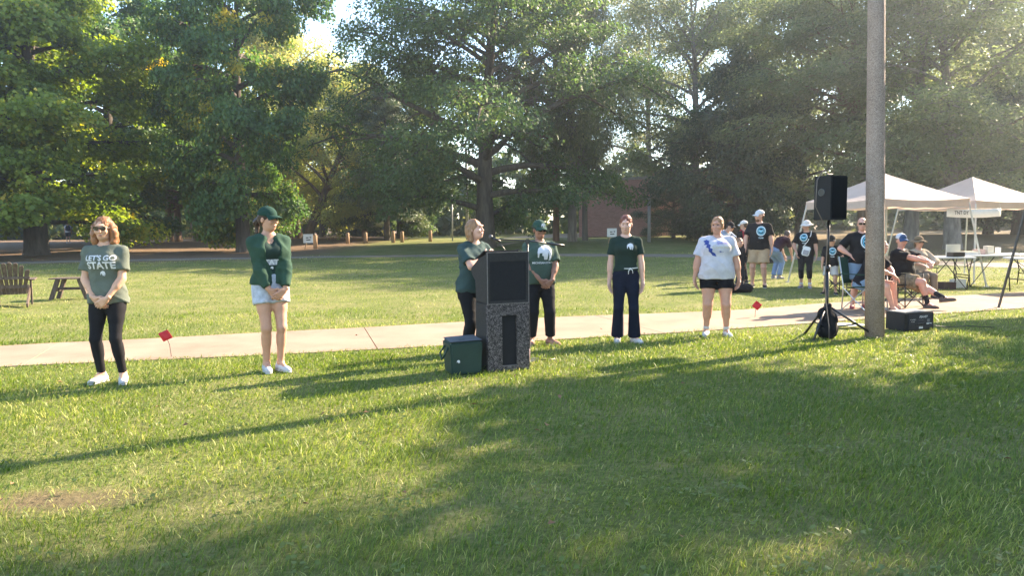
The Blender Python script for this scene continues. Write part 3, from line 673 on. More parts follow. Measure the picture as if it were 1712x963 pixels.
        p.pants = mk(pants.get('name', 'trousers'), sdf(pr, h, .022, folds(pants.get('amp', .002), seed + 9, .8)), cloth(col, pants.get('var', .16), pants.get('sc', 7)))
    if shoes:
        for i in (0, 1):
            fx, fy, fz, yw = feet[i]; pit = shoes.get('pitch', (0, 0))[i]
            FM = Matrix.Translation(an[i]) @ Matrix.Rotation(yw, 4, 'Z') @ Matrix.Rotation(pit, 4, 'X') @ Matrix.Translation((0, -.02, -.085))
            fv = lambda x, y, z: FM @ Vector((x, y, z)); up3 = FM.to_3x3() @ Vector((0, 0, 1)); base = fv(0, 0, 0)
            q = [cap(fv(0, .055, .035), fv(0, -.02, .04), .040, .040), cap(fv(0, -.02, .035), fv(.004, -.125, .022), .042, .036), cap(fv(.004, -.10, .025), fv(.004, -.145, .020), .037, .028), cap(fv(0, .045, .05), fv(0, .03, shoes.get('hi', .085)), .042, .040), plane(fv(0, 0, .012), -up3)]
            o = mk('shoe', sdf(q, .009 if h < .013 else .015, .02), cloth(shoes['col']))
            q = [cap(fv(0, .06, .0), fv(0, -.02, .0), .043, .042), cap(fv(0, -.02, 0), fv(.004, -.14, 0), .046, .036), plane(fv(0, 0, 0.0), -up3), plane(fv(0, 0, .020), up3)]
            mk('sole', sdf(q, .008 if h < .013 else .014, .015), shoes.get('sole', m_sole), o)
            if shoes.get('sock'):
                mk('sock', sdf([cap(an[i], lp(an[i], kn[i], shoes['sockh']), .040, .044, k=.01)], .008, .01), cloth(shoes['sock']))
    # ---------------------------------------------------------------- face
    if face:
        for s in (-1, 1):
            if not glasses: mk('eye', sdf([ell((s * .031, -.083, .010), (.014, .010, .0055), Hd)], .0045, .002), m_eye)
            mk('eyebrow', sdf([cap(hv(s * .018, -.098, .030), hv(s * .045, -.088, .031), .004, .003)], .003, .002), cloth(hair['col'] if hair else (.08, .05, .03)))
        mk('mouth', sdf([ell((0, -.0915, -.0565), (.021, .009, .004), Hd), ell((0, -.0895, -.066), (.018, .009, .004), Hd)], .0035, .003), m_lip)
    if glasses:
        q = []
        mb = MB()
        for s in (-1, 1):
            c = Vector((s * .034, -.112, .010)); ring = []
            for a in range(14):
                t = a * math.tau / 14; ring.append(Vector((c.x + .029 * math.copysign(abs(math.cos(t)) ** .7, math.cos(t)), c.y + .010 * abs(c.x + .029 * math.cos(t)) / .06, c.z + .021 * math.copysign(abs(math.sin(t)) ** .7, math.sin(t)))))
            vs = [Hd @ v * S for v in ring] + [Hd @ (v + Vector((0, .006, 0))) * S for v in ring]
            mb.add(vs, [tuple(range(14)), tuple(range(27, 13, -1))] + [(i, i + 14, (i + 1) % 14 + 14, (i + 1) % 14) for i in range(14)])
        o = mb.build('sunglasses', m_lens, root); mb = MB()
        MB().tube([hv(-.012, -.111, .016) * S, hv(.012, -.111, .016) * S], .003 * S, 6).build('bridge', m_black, o)
        for s in (-1, 1): MB().tube([hv(s * .060, -.100, .016) * S, hv(s * .080, -.04, .016) * S, hv(s * .082, .015, .012) * S], .0032 * S, 6).build('temple', m_black, o)
    # ---------------------------------------------------------------- hair and hats
    if hair:
        st, hc = hair['style'], hair['col']; mh = mat('hair', hc, .5, .35, 26, .6, 70, spec=.4, stretch=(1, 1, .22)); q = []
        skull = [ell((0, .020, .045), (.082, .098, .090), Hd), ell((0, .06, -.01), (.074, .062, .08), Hd)]
        facec = ell((0, -.105, -.035), (.064, .072, .098), Hd, k=.012, op='s')
        amp = .003; hh = .007
        if st == 'curly':
            q = skull + [facec]; rr = random.Random(4); amp = .0035
            for s in (-1, 1):
                for _ in range(60):
                    a = rr.uniform(-.55, 1.5); b = rr.uniform(-.15, .03); r0 = .080 + .020 * rr.random(); lo = b < -.02
                    x = s * (r0 * math.cos(a) + (.012 if lo else 0)); y = .02 + r0 * math.sin(a)
                    q.append(ell((x, y, b), (.013 + .009 * rr.random(), .013 + .009 * rr.random(), .020 + .012 * rr.random()), Hd, k=.018))
            for s in (-1, 1): q += [cap(hv(s * .070, .015, .05), hv(s * .088, .012, -.045), .028, .038, k=.03), cap(hv(s * .088, .012, -.045), hv(s * .080, -.005, -.145), .038, .026, k=.03)]
            q += [cap(hv(0, .08, .02), hv(0, .085, -.13), .055, .045, k=.03), facec]
        elif st == 'bob':
            q = skull + [cap(hv(-.065, .03, .0), hv(-.068, .035, hair.get('len', -.13)), .032, .026, k=.03), cap(hv(.065, .03, .0), hv(.068, .035, hair.get('len', -.13)), .032, .026, k=.03), cap(hv(0, .075, .0), hv(0, .07, hair.get('len', -.13)), .05, .045, k=.04), facec]
        elif st == 'ponytail':
            q = skull[:1] + [ell((0, .055, .0), (.072, .055, .075), Hd), cap(hv(0, .10, .03), hv(0, .145, -.03), .022, .032, k=.02), cap(hv(0, .145, -.03), hv(0, .135, -.17), .034, .012, k=.03), facec]
        elif st == 'tied':
            q = skull[:1] + [ell((0, .05, .0), (.075, .06, .085), Hd), ell((0, .115, .0), (.034, .03, .034), Hd), facec]
            if hair.get('loose'): q += [cap(hv(s * .072, -.01, .02), hv(s * .078, .0, -.09), .018, .008, k=.02) for s in (-1, 1)]
        elif st == 'short':
            q = [ell((0, .022, .045), (.079, .095, .086), Hd), ell((0, .055, .0), (.072, .052, .07), Hd), facec]
        elif st == 'beard':
            q = [ell((0, -.05, -.085), (.056, .05, .045), Hd), ell((0, .05, .0), (.073, .055, .06), Hd), ell((0, -.095, -.055), (.03, .02, .03), Hd, k=.01, op='s'), ell((0, -.09, .02), (.06, .06, .06), Hd, k=.01, op='s')]
        mk('hair', sdf(q, .0085 if h < .013 else .014, .02, folds(amp, 3, 2.2, .1)), mh)
    if hat:
        col = hat['col']; mt = cloth(col, .08)
        if hat['kind'] == 'cap':
            c = [ell((0, .012, .052), (.087, .106, .088), Hd), plane(hv(0, 0, .036 if not hat.get('low') else .03), -(Hd.to_3x3() @ Vector((0, -.10, 1))))]
            o = mk('cap', sdf(c, .007 if h < .013 else .010, .01), cloth(hat.get('back', col), .08) if False else mt)
            mb = MB(); vs = []; n = 12
            bx = hat.get('turn', 0)
            for j, (rr_, dz) in enumerate(((.078, .040), (.12, .034), (.162, .018))):
                for i in range(n + 1):
                    t = -math.pi / 2 + (i / n - .5) * 2.2 + bx; ry = rr_ * (1.08 if j else 1.15)
                    x, y = math.cos(t) * (.084 if j == 0 else .084 * (1 + .05 * j)), math.sin(t) * ry
                    vs.append(hv(x, y + .004, dz + .006 - .016 * (abs(i / n - .5) * 2) ** 2 * j) * S)
            nv = len(vs); vs += [v + Vector((0, 0, .005)) for v in vs]; fs = []
            for j in range(2):
                for i in range(n):
                    a = j * (n + 1) + i; b_ = a + n + 1; fs += [(a, b_, b_ + 1, a + 1), (a + nv, a + 1 + nv, b_ + 1 + nv, b_ + nv)]
            for i in range(n): a = 2 * (n + 1) + i; fs.append((a, a + nv, a + 1 + nv, a + 1))
            mb.add(vs, fs).build('brim', cloth(hat.get('brim', col), .08), o, smooth=True)
            mk('button', sdf([ell((0, .012, .141), (.010, .010, .006), Hd)], .004, .002), mt, o); p.cap = o
            if hat.get('front'):
                fc = [ell((0, .010, .054), (.0875, .1065, .0885), Hd), plane(hv(0, 0, .040), -(Hd.to_3x3() @ Vector((0, -.10, 1)))), plane(hv(0, -.028, 0), Hd.to_3x3() @ Vector((0, 1, .15)))]
                mk('front_panel', sdf(fc, .006, .004), cloth(hat['front'], .08), o)
        else:
            o = mk('hat', sdf([ell((0, .012, .058), (.089, .105, .088), Hd), plane(hv(0, 0, .036), -(Hd.to_3x3() @ Vector((0, 0, 1))))], .007 if h < .013 else .010, .01), mt)
            vs = []; n = 24; W_ = hat.get('w', .075)
            for j, (rr_, dz) in enumerate(((0, .045), (W_ * .5, .036), (W_, .018 - .012))):
                for i in range(n):
                    t = i * math.tau / n; vs.append(hv((.086 + rr_) * math.cos(t), .012 + (.102 + rr_) * math.sin(t), dz + .010 * math.sin(3 * t)) * S)
            fs = []; nv = len(vs); vs += [v + Vector((0, 0, .005)) for v in vs]
            for j in range(2):
                for i in range(n):
                    a = j * n + i; b_ = j * n + (i + 1) % n; fs += [(a, a + n, b_ + n, b_), (a + nv, b_ + nv, b_ + n + nv, a + n + nv)]
            for i in range(n): a = 2 * n + i; b_ = 2 * n + (i + 1) % n; fs.append((a, a + nv, b_ + nv, b_))
            MB().add(vs, fs).build('brim', mt, o, smooth=True)
            if hat.get('band'):
                pts = [hv(.0895 * math.cos(t * math.tau / 20), .012 + .1065 * math.sin(t * math.tau / 20), .058) * S for t in range(21)]; MB().tube(pts, .007 * S, 6, False).build('hat_band', cloth(hat['band']), o)
    p.hv = hv; p.tp = tp
    return p
# ------------------------------------------------------------------ prints on clothes
def text_mesh(txt, size, bold=.0, shear=0):
    cu = bpy.data.curves.new('t', 'FONT'); cu.body = txt; cu.size = size; cu.align_x = 'CENTER'; cu.align_y = 'CENTER'; cu.offset = bold; cu.shear = shear; cu.resolution_u = 3
    o = bpy.data.objects.new('t', cu); me = o.to_mesh(); V = [tuple(v.co) for v in me.vertices]; Fc = [tuple(f.vertices) for f in me.polygons]; o.to_mesh_clear(); bpy.data.objects.remove(o); bpy.data.curves.remove(cu); return V, Fc
def poly2d(pts, sub=2):
    bm = bmesh.new(); vs = [bm.verts.new((x, y, 0)) for x, y in pts]; bm.faces.new(vs); bmesh.ops.triangulate(bm, faces=bm.faces[:])
    for _ in range(sub): bmesh.ops.subdivide_edges(bm, edges=[e for e in bm.edges if e.calc_length() > .02], cuts=1); bmesh.ops.triangulate(bm, faces=bm.faces[:])
    bm.verts.index_update(); V = [tuple(v.co) for v in bm.verts]; Fc = [tuple(v.index for v in f.verts) for f in bm.faces]; bm.free(); return V, Fc
def ring2d(r0, r1, n=28, sy=1.0):
    V = []
    for i in range(n):
        t = i * math.tau / n; V += [(r0 * math.cos(t), r0 * math.sin(t) * sy, 0), (r1 * math.cos(t), r1 * math.sin(t) * sy, 0)]
    return V, [(2 * i, 2 * i + 1, (2 * i + 3) % (2 * n), (2 * i + 2) % (2 * n)) for i in range(n)]
def decal(p, shape, u0, v0, name, mt, off=.004, yaw=0, rot=0):
    """project a flat print onto the shirt: u across, v up (person frame, metres); the ray comes from the front, turned by yaw"""
    bm = bmesh.new(); vs = [bm.verts.new(v) for v in shape[0]]
    for f in shape[1]:
        try: bm.faces.new([vs[i] for i in f])
        except ValueError: pass
    bmesh.ops.triangulate(bm, faces=bm.faces[:])
    for _ in range(4):
        le = [e for e in bm.edges if e.calc_length() > .016]
        if not le: break
        bmesh.ops.subdivide_edges(bm, edges=le, cuts=1); bmesh.ops.triangulate(bm, faces=bm.faces[:])
    bm.verts.index_update(); shape = ([tuple(v.co) for v in bm.verts], [tuple(v.index for v in f.verts) for f in bm.faces]); bm.free()
    V, Fc = shape; out = []; dr = Vector((math.sin(yaw) * -1, math.cos(yaw), 0)); sx = Vector((math.cos(yaw), math.sin(yaw), 0)); cr, sr = math.cos(rot), math.sin(rot); ok = []
    for x, y, z in V:
        x, y = x * cr - y * sr, x * sr + y * cr
        o = sx * (u0 + x) + Vector((0, 0, v0 + y)) - dr * 1.2; hit, n, i, d = p.shirt_bvh.ray_cast(o, dr)
        ok.append(hit is not None); out.append(tuple((hit + (n - dr).normalized() * off) if hit else o))
    Fc = [f for f in Fc if all(ok[i] for i in f)]
    if not Fc: print('decal missed', name); return None
    mb = MB(); mb.add(out, Fc); o = mb.build(name, mt, p.shirt); return o
HELMET = [(-.15, .42), (.1, .5), (.35, .42), (.5, .2), (.52, -.1), (.42, -.45), (.30, -.5), (.35, -.2), (.28, .04), (.22, -.42), (.02, -.42), (-.02, -.2), (-.12, -.16), (-.1, .0), (-.28, -.02), (-.32, -.3), (-.40, -.28), (-.42, .05), (-.35, .28)]
def helmet(sz): return poly2d([(x * sz, y * sz) for x, y in HELMET], 2)
GREEN = (.055, .085, .066); DGREEN = (.018, .035, .028); m_print = mat('white_print', (.62, .62, .64), .8, .08, 20); BLACK = (.012, .012, .014)
def clasp(y=-.17, z=.86, x=0.0):
    return [((x - .075, y + .02, z + .07), (-1, .6, -.1), (.72, -.12, -.62), (.25, 1, .1), .55), ((x + .075, y - .012, z + .06), (1, .6, -.1), (-.72, -.10, -.60), (-.2, 1, .1), .75)]
# woman with curly hair
p = person('person with curly hair in green tee, black leggings and sunglasses', G(188, 640), R(2), H=1.67, tone=(.58, .33, .22), bust=.8, feet=((-.125, .02, 0, -.25), (.115, -.02, 0, .35)), hands=clasp(-.16, .83), head=(R(4), R(2), 0), glasses=True, shw=1.02, girth=1.0,
    shirt=dict(col=(.115, .130, .104), e=.020, hem=-.10, sleeve=.70, sflare=.020, amp=.004), pants=dict(col=(.016, .015, .017), e=.004, len=1.93, hemr=.036, knee=.052, amp=.0006, name='leggings'),
    shoes=dict(col=(.42, .40, .37)), hair=dict(style='curly', col=(.24, .105, .045)), seed=3)
decal(p, text_mesh("LET'S GO", .070, .002), .012, 1.27, 'print', m_print); decal(p, text_mesh('STATE', .094, .003), .012, 1.198, 'print', m_print); decal(p, helmet(.052), .02, 1.12, 'print', m_print)
# woman in green cap
p = person('person in green cap and open green jacket with pale denim shorts', G(457, 621), R(30), H=1.76, tone=(.50, .27, .18), bust=.8, girth=.95, feet=((-.06, .01, 0, -.1), (.075, -.03, 0, .25)), hands=clasp(-.18, .80, .03), head=(R(38), R(3), 0), legf=1.0,
    shirt=dict(col=(.022, .04, .034), e=.012, hem=-.02, sleeve=.5, vneck=.36, flare=.02), jacket=dict(col=(.032, .066, .044), e=.026, hem=-.01, sleeve=1.86, sflare=.002, open=.085, amp=.0035, flare=.10, neck=.072), pants=dict(col=(.40, .43, .50), e=.016, len=.40, hemr=.095, name='shorts', var=.3, sc=16),
    shoes=dict(col=(.45, .45, .46)), hair=dict(style='ponytail', col=(.035, .02, .016)), hat=dict(kind='cap', col=(.018, .048, .036)), seed=8)
decal(p, ([(-.13, -.03, 0), (.13, -.03, 0), (.13, .03, 0), (-.13, .03, 0), (0, -.03, 0), (0, .03, 0), (-.065, -.03, 0), (-.065, .03, 0), (.065, -.03, 0), (.065, .03, 0)], [(0, 6, 7, 3), (6, 4, 5, 7), (4, 8, 9, 5), (8, 1, 2, 9)]), .0, 1.19, 'print', mat('grey_print', (.35, .36, .40), .8, .1, 20))
decal(p, text_mesh('STATE', .075, .002), .0, 1.19, 'print', m_print, .008); decal(p, helmet(.03), 0, 1.13, 'print', m_print)
# speaker behind the lectern
sp = P(789, 420, 8.75)
p = person('person speaking behind the lectern with one hand on chest', (sp.x, sp.y, 0), R(40), H=1.62, tone=(.62, .36, .27), bust=.95, girth=1.08, lean=5, head=(R(24), R(-9), 0), hands=[((.035, -.20, 1.25), (-1, -.3, -.6), (.8, -.05, .45), (0, 1, 0), .3), ((.10, -.26, 1.17), (1, .1, -.5), (-.55, .1, .75), (0, 1, .1), .35)],
    shirt=dict(col=(.042, .068, .066), e=.022, hem=-.10, sleeve=.74, sflare=.016, amp=.004), pants=dict(col=(.014, .014, .016), e=.012, len=1.96, hemr=.050), shoes=dict(col=(.03, .03, .03)), hair=dict(style='bob', col=(.26, .14, .07), len=-.12), seed=12)
# woman with green cap and sunglasses
p = person('person in green cap, sunglasses and green tee with dark trousers', G(903, 577), R(8), H=1.60, tone=(.30, .15, .10), bust=1.0, girth=1.10, belly=.03, feet=((-.115, .02, 0, -.25), (.14, -.03, 0, .6)), hands=clasp(-.21, .84, .05), head=(R(14), R(8), 0), glasses=True,
    shirt=dict(col=GREEN, e=.024, hem=-.08, sleeve=.78, sflare=.022, amp=.004), pants=dict(col=(.014, .014, .017), e=.014, len=1.88, hemr=.050, knee=.058), shoes=dict(col=(.36, .19, .15), hi=.06), hair=dict(style='tied', col=(.014, .011, .010)), hat=dict(kind='cap', col=(.030, .066, .050), low=True), seed=17)
decal(p, helmet(.20), .03, 1.20, 'print', m_print); decal(p, text_mesh('MICHIGAN STATE', .034, .0008), .02, 1.075, 'print', m_print)
V, Fc = helmet(.06); o = MB().add([p.hv(x, -.112 + .25 * max(0, y), .075 + y) * p.S for x, y, z in V], Fc).build('emblem', m_print, p.cap)
b0 = p.wr[1] - Vector((0, 0, .0)); MB().tube([b0 + Vector((.030 * math.cos(t * .6283), .030 * math.sin(t * .6283), .02)) * p.S for t in range(11)], .009, 6, False)
# woman in dark tee and navy jeans
p = person('person in dark green tee and navy flared jeans, arms hanging down', G(1046, 573), R(-6), H=1.66, tone=(.62, .37, .28), bust=.75, girth=.93, feet=((-.11, .02, 0, -.1), (.115, -.02, 0, .5)), head=(R(-6), R(6), 0),
    hands=[((-.225, -.03, .80), (-1, .6, 0), (.1, -.10, -1), (.8, -.5, 0), .3), ((.225, -.05, .80), (1, .6, 0), (-.1, -.12, -1), (-.8, -.5, 0), .3)],
    shirt=dict(col=DGREEN, e=.016, hem=.04, sleeve=.62, sflare=.014, flare=.02, amp=.003), pants=dict(col=(.010, .013, .026), e=.010, len=1.99, hemr=.082, knee=.058, calf=0, top=.13, name='jeans'), shoes=dict(col=(.55, .52, .50)), hair=dict(style='tied', col=(.16, .05, .028)), seed=21)
decal(p, helmet(.085), .045, 1.265, 'print', m_print)
kn_ = p.tp(.05, -.135, .075) * p.S
mb = MB(); mb.ball(kn_, .012); mb.tube([kn_, kn_ + Vector((.03, -.01, -.02)), kn_ + Vector((.035, -.005, -.06))], .005, 6); mb.tube([kn_, kn_ + Vector((-.02, -.01, -.03)), kn_ + Vector((-.02, -.005, -.07))], .005, 6); mb.tube([kn_ + Vector((.10, .04, .01)), kn_, kn_ + Vector((-.10, .04, .0))], .006, 6); mb.build('drawstring', m_white, p.root, smooth=True)
# woman in white tee
p = person('person in white printed tee and black shorts looking aside', G(1197, 562), R(-12), H=1.63, tone=(.50, .27, .19), bust=1.25, girth=1.38, belly=.035, shw=.98, feet=((-.135, .02, 0, -.2), (.145, .0, 0, .25)), head=(R(-20), R(0), 0), armf=1.02,
    hands=[((-.315, -.03, .81), (-1, .5, 0), (.15, -.1, -1), (.8, -.4, 0), .4), ((.315, -.03, .81), (1, .5, 0), (-.15, -.1, -1), (-.8, -.4, 0), .4)],
    shirt=dict(col=(.50, .49, .54), e=.022, hem=-.10, sleeve=.74, sflare=.022, flare=.03, amp=.004), pants=dict(col=(.013, .012, .014), e=.008, len=.48, hemr=.088, name='shorts', amp=.001), shoes=dict(col=(.5, .5, .5), sock=(.5, .5, .5), sockh=.12), hair=dict(style='tied', col=(.30, .16, .075), loose=True), seed=25)
m_bp = mat('blue_print', (.035, .06, .24), .8, .1, 20)
decal(p, poly2d([(x * .17, y * .17) for x, y in [(-.5, .5), (-.25, .62), (-.05, .5), (-.1, .3), (.05, .2), (.0, .0), (.2, -.1), (.15, -.3), (.4, -.45), (.5, -.7), (.2, -.62), (.05, -.4), (-.1, -.3), (-.12, -.05), (-.3, .02), (-.22, .22), (-.45, .2), (-.35, .35)]], 2), -.10, 1.225, 'print', m_bp)
decal(p, text_mesh('Spartan', .05, .001, .3), .06, 1.29, 'print', mat('lilac_print', (.25, .22, .50), .8, .1, 20)); decal(p, text_mesh('Community', .062, .001, .3), .075, 1.235, 'print', mat('straw_print', (.50, .46, .33), .8, .1, 20)); decal(p, text_mesh('m . .', .03, .002), .05, 1.175, 'print', m_bp)
# ------------------------------------------------------------------ group on the right
m_cy = mat('cyan_print', (.10, .42, .60), .8, .1, 20); m_cw = mat('pale_print', (.55, .66, .72), .8, .1, 20)
def badge(p, u, v, sz, yaw=0):
    decal(p, ring2d(sz * .80, sz, sy=1.1), u, v, 'print', m_cw, .005, yaw); decal(p, ring2d(sz * .56, sz * .72, sy=1.1), u, v, 'print', m_cy, .005, yaw)
    decal(p, poly2d([(x * sz, y * sz) for x, y in [(-.5, .1), (-.3, .35), (0, .2), (.3, .35), (.5, .1), (.35, -.2), (0, -.45), (-.35, -.2)]], 1), u, v, 'print', m_cy, .005, yaw)
    decal(p, text_mesh('WALK', sz * .38, .001), u, v + .02 * sz, 'print', m_cw, .009, yaw); decal(p, text_mesh('TEAM', sz * .42, .001), u, v - 1.55 * sz, 'print', m_cw, .005, yaw)
hf = .018
p = person('tall bearded person in pale cap, black tee and khaki shorts', G(1268, 481), R(-28), H=1.84, h=hf, tone=(.56, .31, .23), girth=1.20, belly=.03, shw=1.10, feet=((-.14, .02, 0, -.2), (.13, .0, 0, .2)), head=(R(-52), R(4), 0), hands=[((-.27, -.12, .86), (-1, .5, 0), (-.05, -.3, -1), (.8, 0, 0), .4), ((.29, -.05, .80), (1, .5, 0), (-.1, -.15, -1), (-.8, -.2, 0), .5)],
    shirt=dict(col=BLACK, e=.022, hem=-.09, sleeve=.72, sflare=.02, amp=.004), pants=dict(col=(.42, .30, .19), e=.020, len=.82, hemr=.09, name='shorts'), shoes=dict(col=(.03, .03, .03)), hair=dict(style='beard', col=(.16, .07, .03)), hat=dict(kind='cap', col=(.55, .56, .60)), seed=31)
badge(p, .05, 1.36, .105, R(6))
p = person('person in white sun hat, black tee and cropped black leggings with white bag', G(1346, 482), R(-30), H=1.58, h=hf, tone=(.52, .29, .21), bust=.95, girth=1.08, feet=((-.10, .02, 0, -.2), (.11, .0, 0, .2)), head=(R(-42), R(5), 0), hands=[((-.20, -.14, .90), (-1, .4, -.2), (.2, -.5, -.8), (.8, 0, -.2), .7), ((.27, -.04, .80), (1, .5, 0), (-.1, -.1, -1), (-.8, -.2, 0), .5)],
    shirt=dict(col=BLACK, e=.022, hem=-.10, sleeve=.80, sflare=.022, amp=.004), pants=dict(col=(.014, .014, .018), e=.008, len=1.55, hemr=.046, name='leggings', amp=.001), shoes=dict(col=(.20, .20, .24), sock=(.6, .6, .6), sockh=.12), hair=dict(style='tied', col=(.20, .14, .10)), hat=dict(kind='sun', col=(.62, .57, .54), w=.07), seed=35)
badge(p, -.02, 1.20, .085, R(-4))
bp_ = p.tp(.03, -.17, .02) * p.S
bag = thing('shoulder_bag', p.root.location, 'small white cross body bag hanging on the black tee', 'bag', p.root.rotation_euler[2])
MB().box(bp_, (.17, .05, .22), M=Matrix.Rotation(.25, 3, 'Y')).build('pouch', m_white, bag, bevel=.02); MB().box(bp_ + Vector((0, -.03, -.03)), (.12, .02, .11), M=Matrix.Rotation(.25, 3, 'Y')).build('pocket', mat('grey_trim', (.35, .33, .35), .8), bag, bevel=.008)
st_ = [p.tp(x, y, z) * p.S for x, y, z in ((-.05, -.16, .12), (.06, -.175, .26), (.13, -.13, .42), (.125, -.01, .52), (.05, .12, .40), (-.08, .14, .2))]; MB().tube(st_, .010, 6).build('strap', m_white, bag, smooth=True)
p = person('small child in black cap, black printed tee and pale shorts', G(1388, 492), R(-20), H=1.24, h=hf, tone=(.52, .29, .20), girth=1.05, hscale=1.22, feet=((-.16, .05, 0, -.6), (.14, -.05, 0, .2)), head=(R(20), R(12), 0), hands=[((-.25, -.03, .82), (-1, .5, 0), (0, -.2, -1), (1, 0, 0), .5), ((.27, -.16, .90), (1, .5, 0), (.1, -.4, -.8), (-1, 0, 0), .5)],
    shirt=dict(col=BLACK, e=.026, hem=-.10, sleeve=.85, sflare=.02), pants=dict(col=(.42, .40, .38), e=.02, len=.80, hemr=.08, name='shorts'), shoes=dict(col=(.03, .03, .035)), hair=dict(style='short', col=(.05, .03, .02)), hat=dict(kind='cap', col=(.02, .018, .018)), seed=41)
badge(p, .02, .93, .075)
p = person('bald person in sunglasses, black tee and blue denim shorts with hand on hip', G(1437, 517), R(-6), H=1.62, h=hf, tone=(.60, .33, .25), girth=1.25, belly=.05, shw=1.05, feet=((-.12, .02, 0, -.35), (.12, .0, 0, .3)), head=(R(-14), R(2), 0), glasses=True, hands=[((-.20, -.10, 1.00), (-1, .35, -.1), (.6, -.3, -.55), (0, .6, -.5), .5), ((.30, -.04, .80), (1, .5, 0), (0, -.1, -1), (-1, 0, 0), .5)],
    shirt=dict(col=BLACK, e=.022, hem=-.08, sleeve=.80, sflare=.024, amp=.004), pants=dict(col=(.20, .28, .38), e=.02, len=.80, hemr=.086, name='shorts'), shoes=dict(col=(.26, .06, .08), sole=m_black), seed=45)
badge(p, .05, 1.20, .115)
def seated(z, y=0.0): return (0, y, z)
p = person('seated person in black tee and blue shorts leaning forward behind the light pole', G(1461, 521), R(42), H=1.66, h=hf, tone=(.58, .31, .23), girth=1.2, shw=1.05, pelvis=(-.02, .16, .56), lean=24, feet=((.0, -.34, 0, -.15), (.22, -.30, 0, .3)), knees=((-.2, -1, .6), (.5, -1, .5)), head=(R(-10), R(5), 0), hands=[((.03, -.30, .66), (-1, .3, 0), (.5, -.5, -.5), (0, .3, -1), .5), ((.12, -.28, .64), (1, .3, 0), (-.4, -.3, -.6), (0, .3, -1), .6)],
    shirt=dict(col=(.012, .013, .018), e=.022, hem=-.08, sleeve=.75, sflare=.02), pants=dict(col=(.19, .27, .38), e=.018, len=.62, hemr=.092, name='shorts'), shoes=dict(col=(.18, .10, .08), hi=.05), hair=dict(style='short', col=(.12, .09, .07)), seed=49)
ch_a = p
p = person('seated person in blue and white cap, black tee and camouflage shorts, legs crossed', G(1524, 514), R(30), H=1.72, h=hf, tone=(.62, .33, .25), girth=1.22, belly=.05, shw=1.08, pelvis=(0, .20, .53), lean=-4, feet=((.02, -.30, 0, .2), (-.02, -.62, .13, .6)), knees=((-.1, -1, .6), (.35, -1, 1.2)), head=(R(-22), R(6), 0), hands=[((.05, -.24, .84), (-1, -.05, -.6), (.9, -.15, -.1), (0, .6, -1), .5), ((.15, -.27, .80), (1, .2, -.5), (-.8, -.2, .0), (0, .6, -1), .6)],
    shirt=dict(col=BLACK, e=.022, hem=-.06, sleeve=.78, sflare=.022, amp=.004), pants=dict(col=(.22, .18, .12), e=.022, len=.80, hemr=.09, name='shorts', var=.55, sc=22), shoes=dict(col=(.10, .075, .07), sock=(.02, .02, .025), sockh=.42, pitch=(0, -.15), sole=mat('gum_sole', (.35, .26, .16), .8)), hair=dict(style='short', col=(.20, .12, .08)), hat=dict(kind='cap', col=(.55, .56, .60), brim=(.04, .08, .17), front=(.04, .08, .17)), seed=53)
decal(p, text_mesh('SPARTAN', .05, .001), 0, 1.06, 'print', m_cw); ch_b = p
sp = P(1543, 470, 15.3)
p = person('seated person in brown sun hat and sunglasses behind the capped sitter', (sp.x, sp.y, 0), R(4), H=1.60, h=.021, tone=(.50, .28, .20), bust=.9, girth=1.1, pelvis=(0, .20, .54), lean=0, feet=((-.10, -.25, 0, 0), (.10, -.25, 0, 0)), knees=((0, -1, .6), (0, -1, .6)), hands=[((-.10, -.12, .72), (-1, .3, 0), (.4, -.6, -.2), (0, 0, -1), .5), ((.10, -.12, .72), (1, .3, 0), (-.4, -.6, -.2), (0, 0, -1), .5)], glasses=True,
    shirt=dict(col=(.42, .34, .26), e=.022, hem=-.05, sleeve=1.5), pants=dict(col=(.20, .16, .12), e=.015, len=1.9, hemr=.05), shoes=dict(col=(.1, .08, .07)), hair=dict(style='bob', col=(.12, .08, .05), len=-.08), hat=dict(kind='sun', col=(.20, .14, .085), w=.085, band=(.03, .025, .02)), seed=57); ch_c = p
sp = P(1207, 430, 20.5)
p = person('person in grey blue shirt and dark cap bending behind the white tee', (sp.x, sp.y, 0), R(40), H=1.74, h=.021, tone=(.50, .28, .20), girth=1.15, pelvis=(0, .15, .90), lean=36, head=(R(0), R(18), 0), hands=[((-.10, -.50, .90), (-1, .2, 0), (.1, -.6, -.7), (1, 0, 0), .5), ((.12, -.48, .92), (1, .2, 0), (0, -.6, -.7), (-1, 0, 0), .5)],
    shirt=dict(col=(.25, .30, .38), e=.024, hem=-.08, sleeve=.75), pants=dict(col=(.02, .02, .025), e=.014, len=1.95), shoes=dict(col=(.03, .03, .03)), hair=dict(style='short', col=(.03, .02, .02)), hat=dict(kind='cap', col=(.015, .015, .02)), seed=61)
sp = P(1243, 430, 19.5)
p = person('person in pale cap and black top with red scarf beside the khaki shorts', (sp.x, sp.y, 0), R(-150), H=1.60, h=.021, tone=(.50, .28, .20), girth=1.05, head=(R(20), R(6), 0), shirt=dict(col=(.014, .014, .018), e=.024, hem=-.10, sleeve=1.5), pants=dict(col=(.014, .014, .018), e=.012, len=1.95), shoes=dict(col=(.05, .05, .05)), hair=dict(style='short', col=(.08, .05, .03)), hat=dict(kind='cap', col=(.60, .57, .55)), seed=65)
MB().tube([p.tp(*q) * p.S for q in ((-.12, .13, .30), (-.11, .10, .46), (-.05, -.06, .52), (.05, -.06, .52), (.11, .10, .46), (.12, .14, .20))], .032, 8).build('scarf', cloth((.30, .03, .04)), p.root, smooth=True)
sp = P(1235, 480, 17.6)
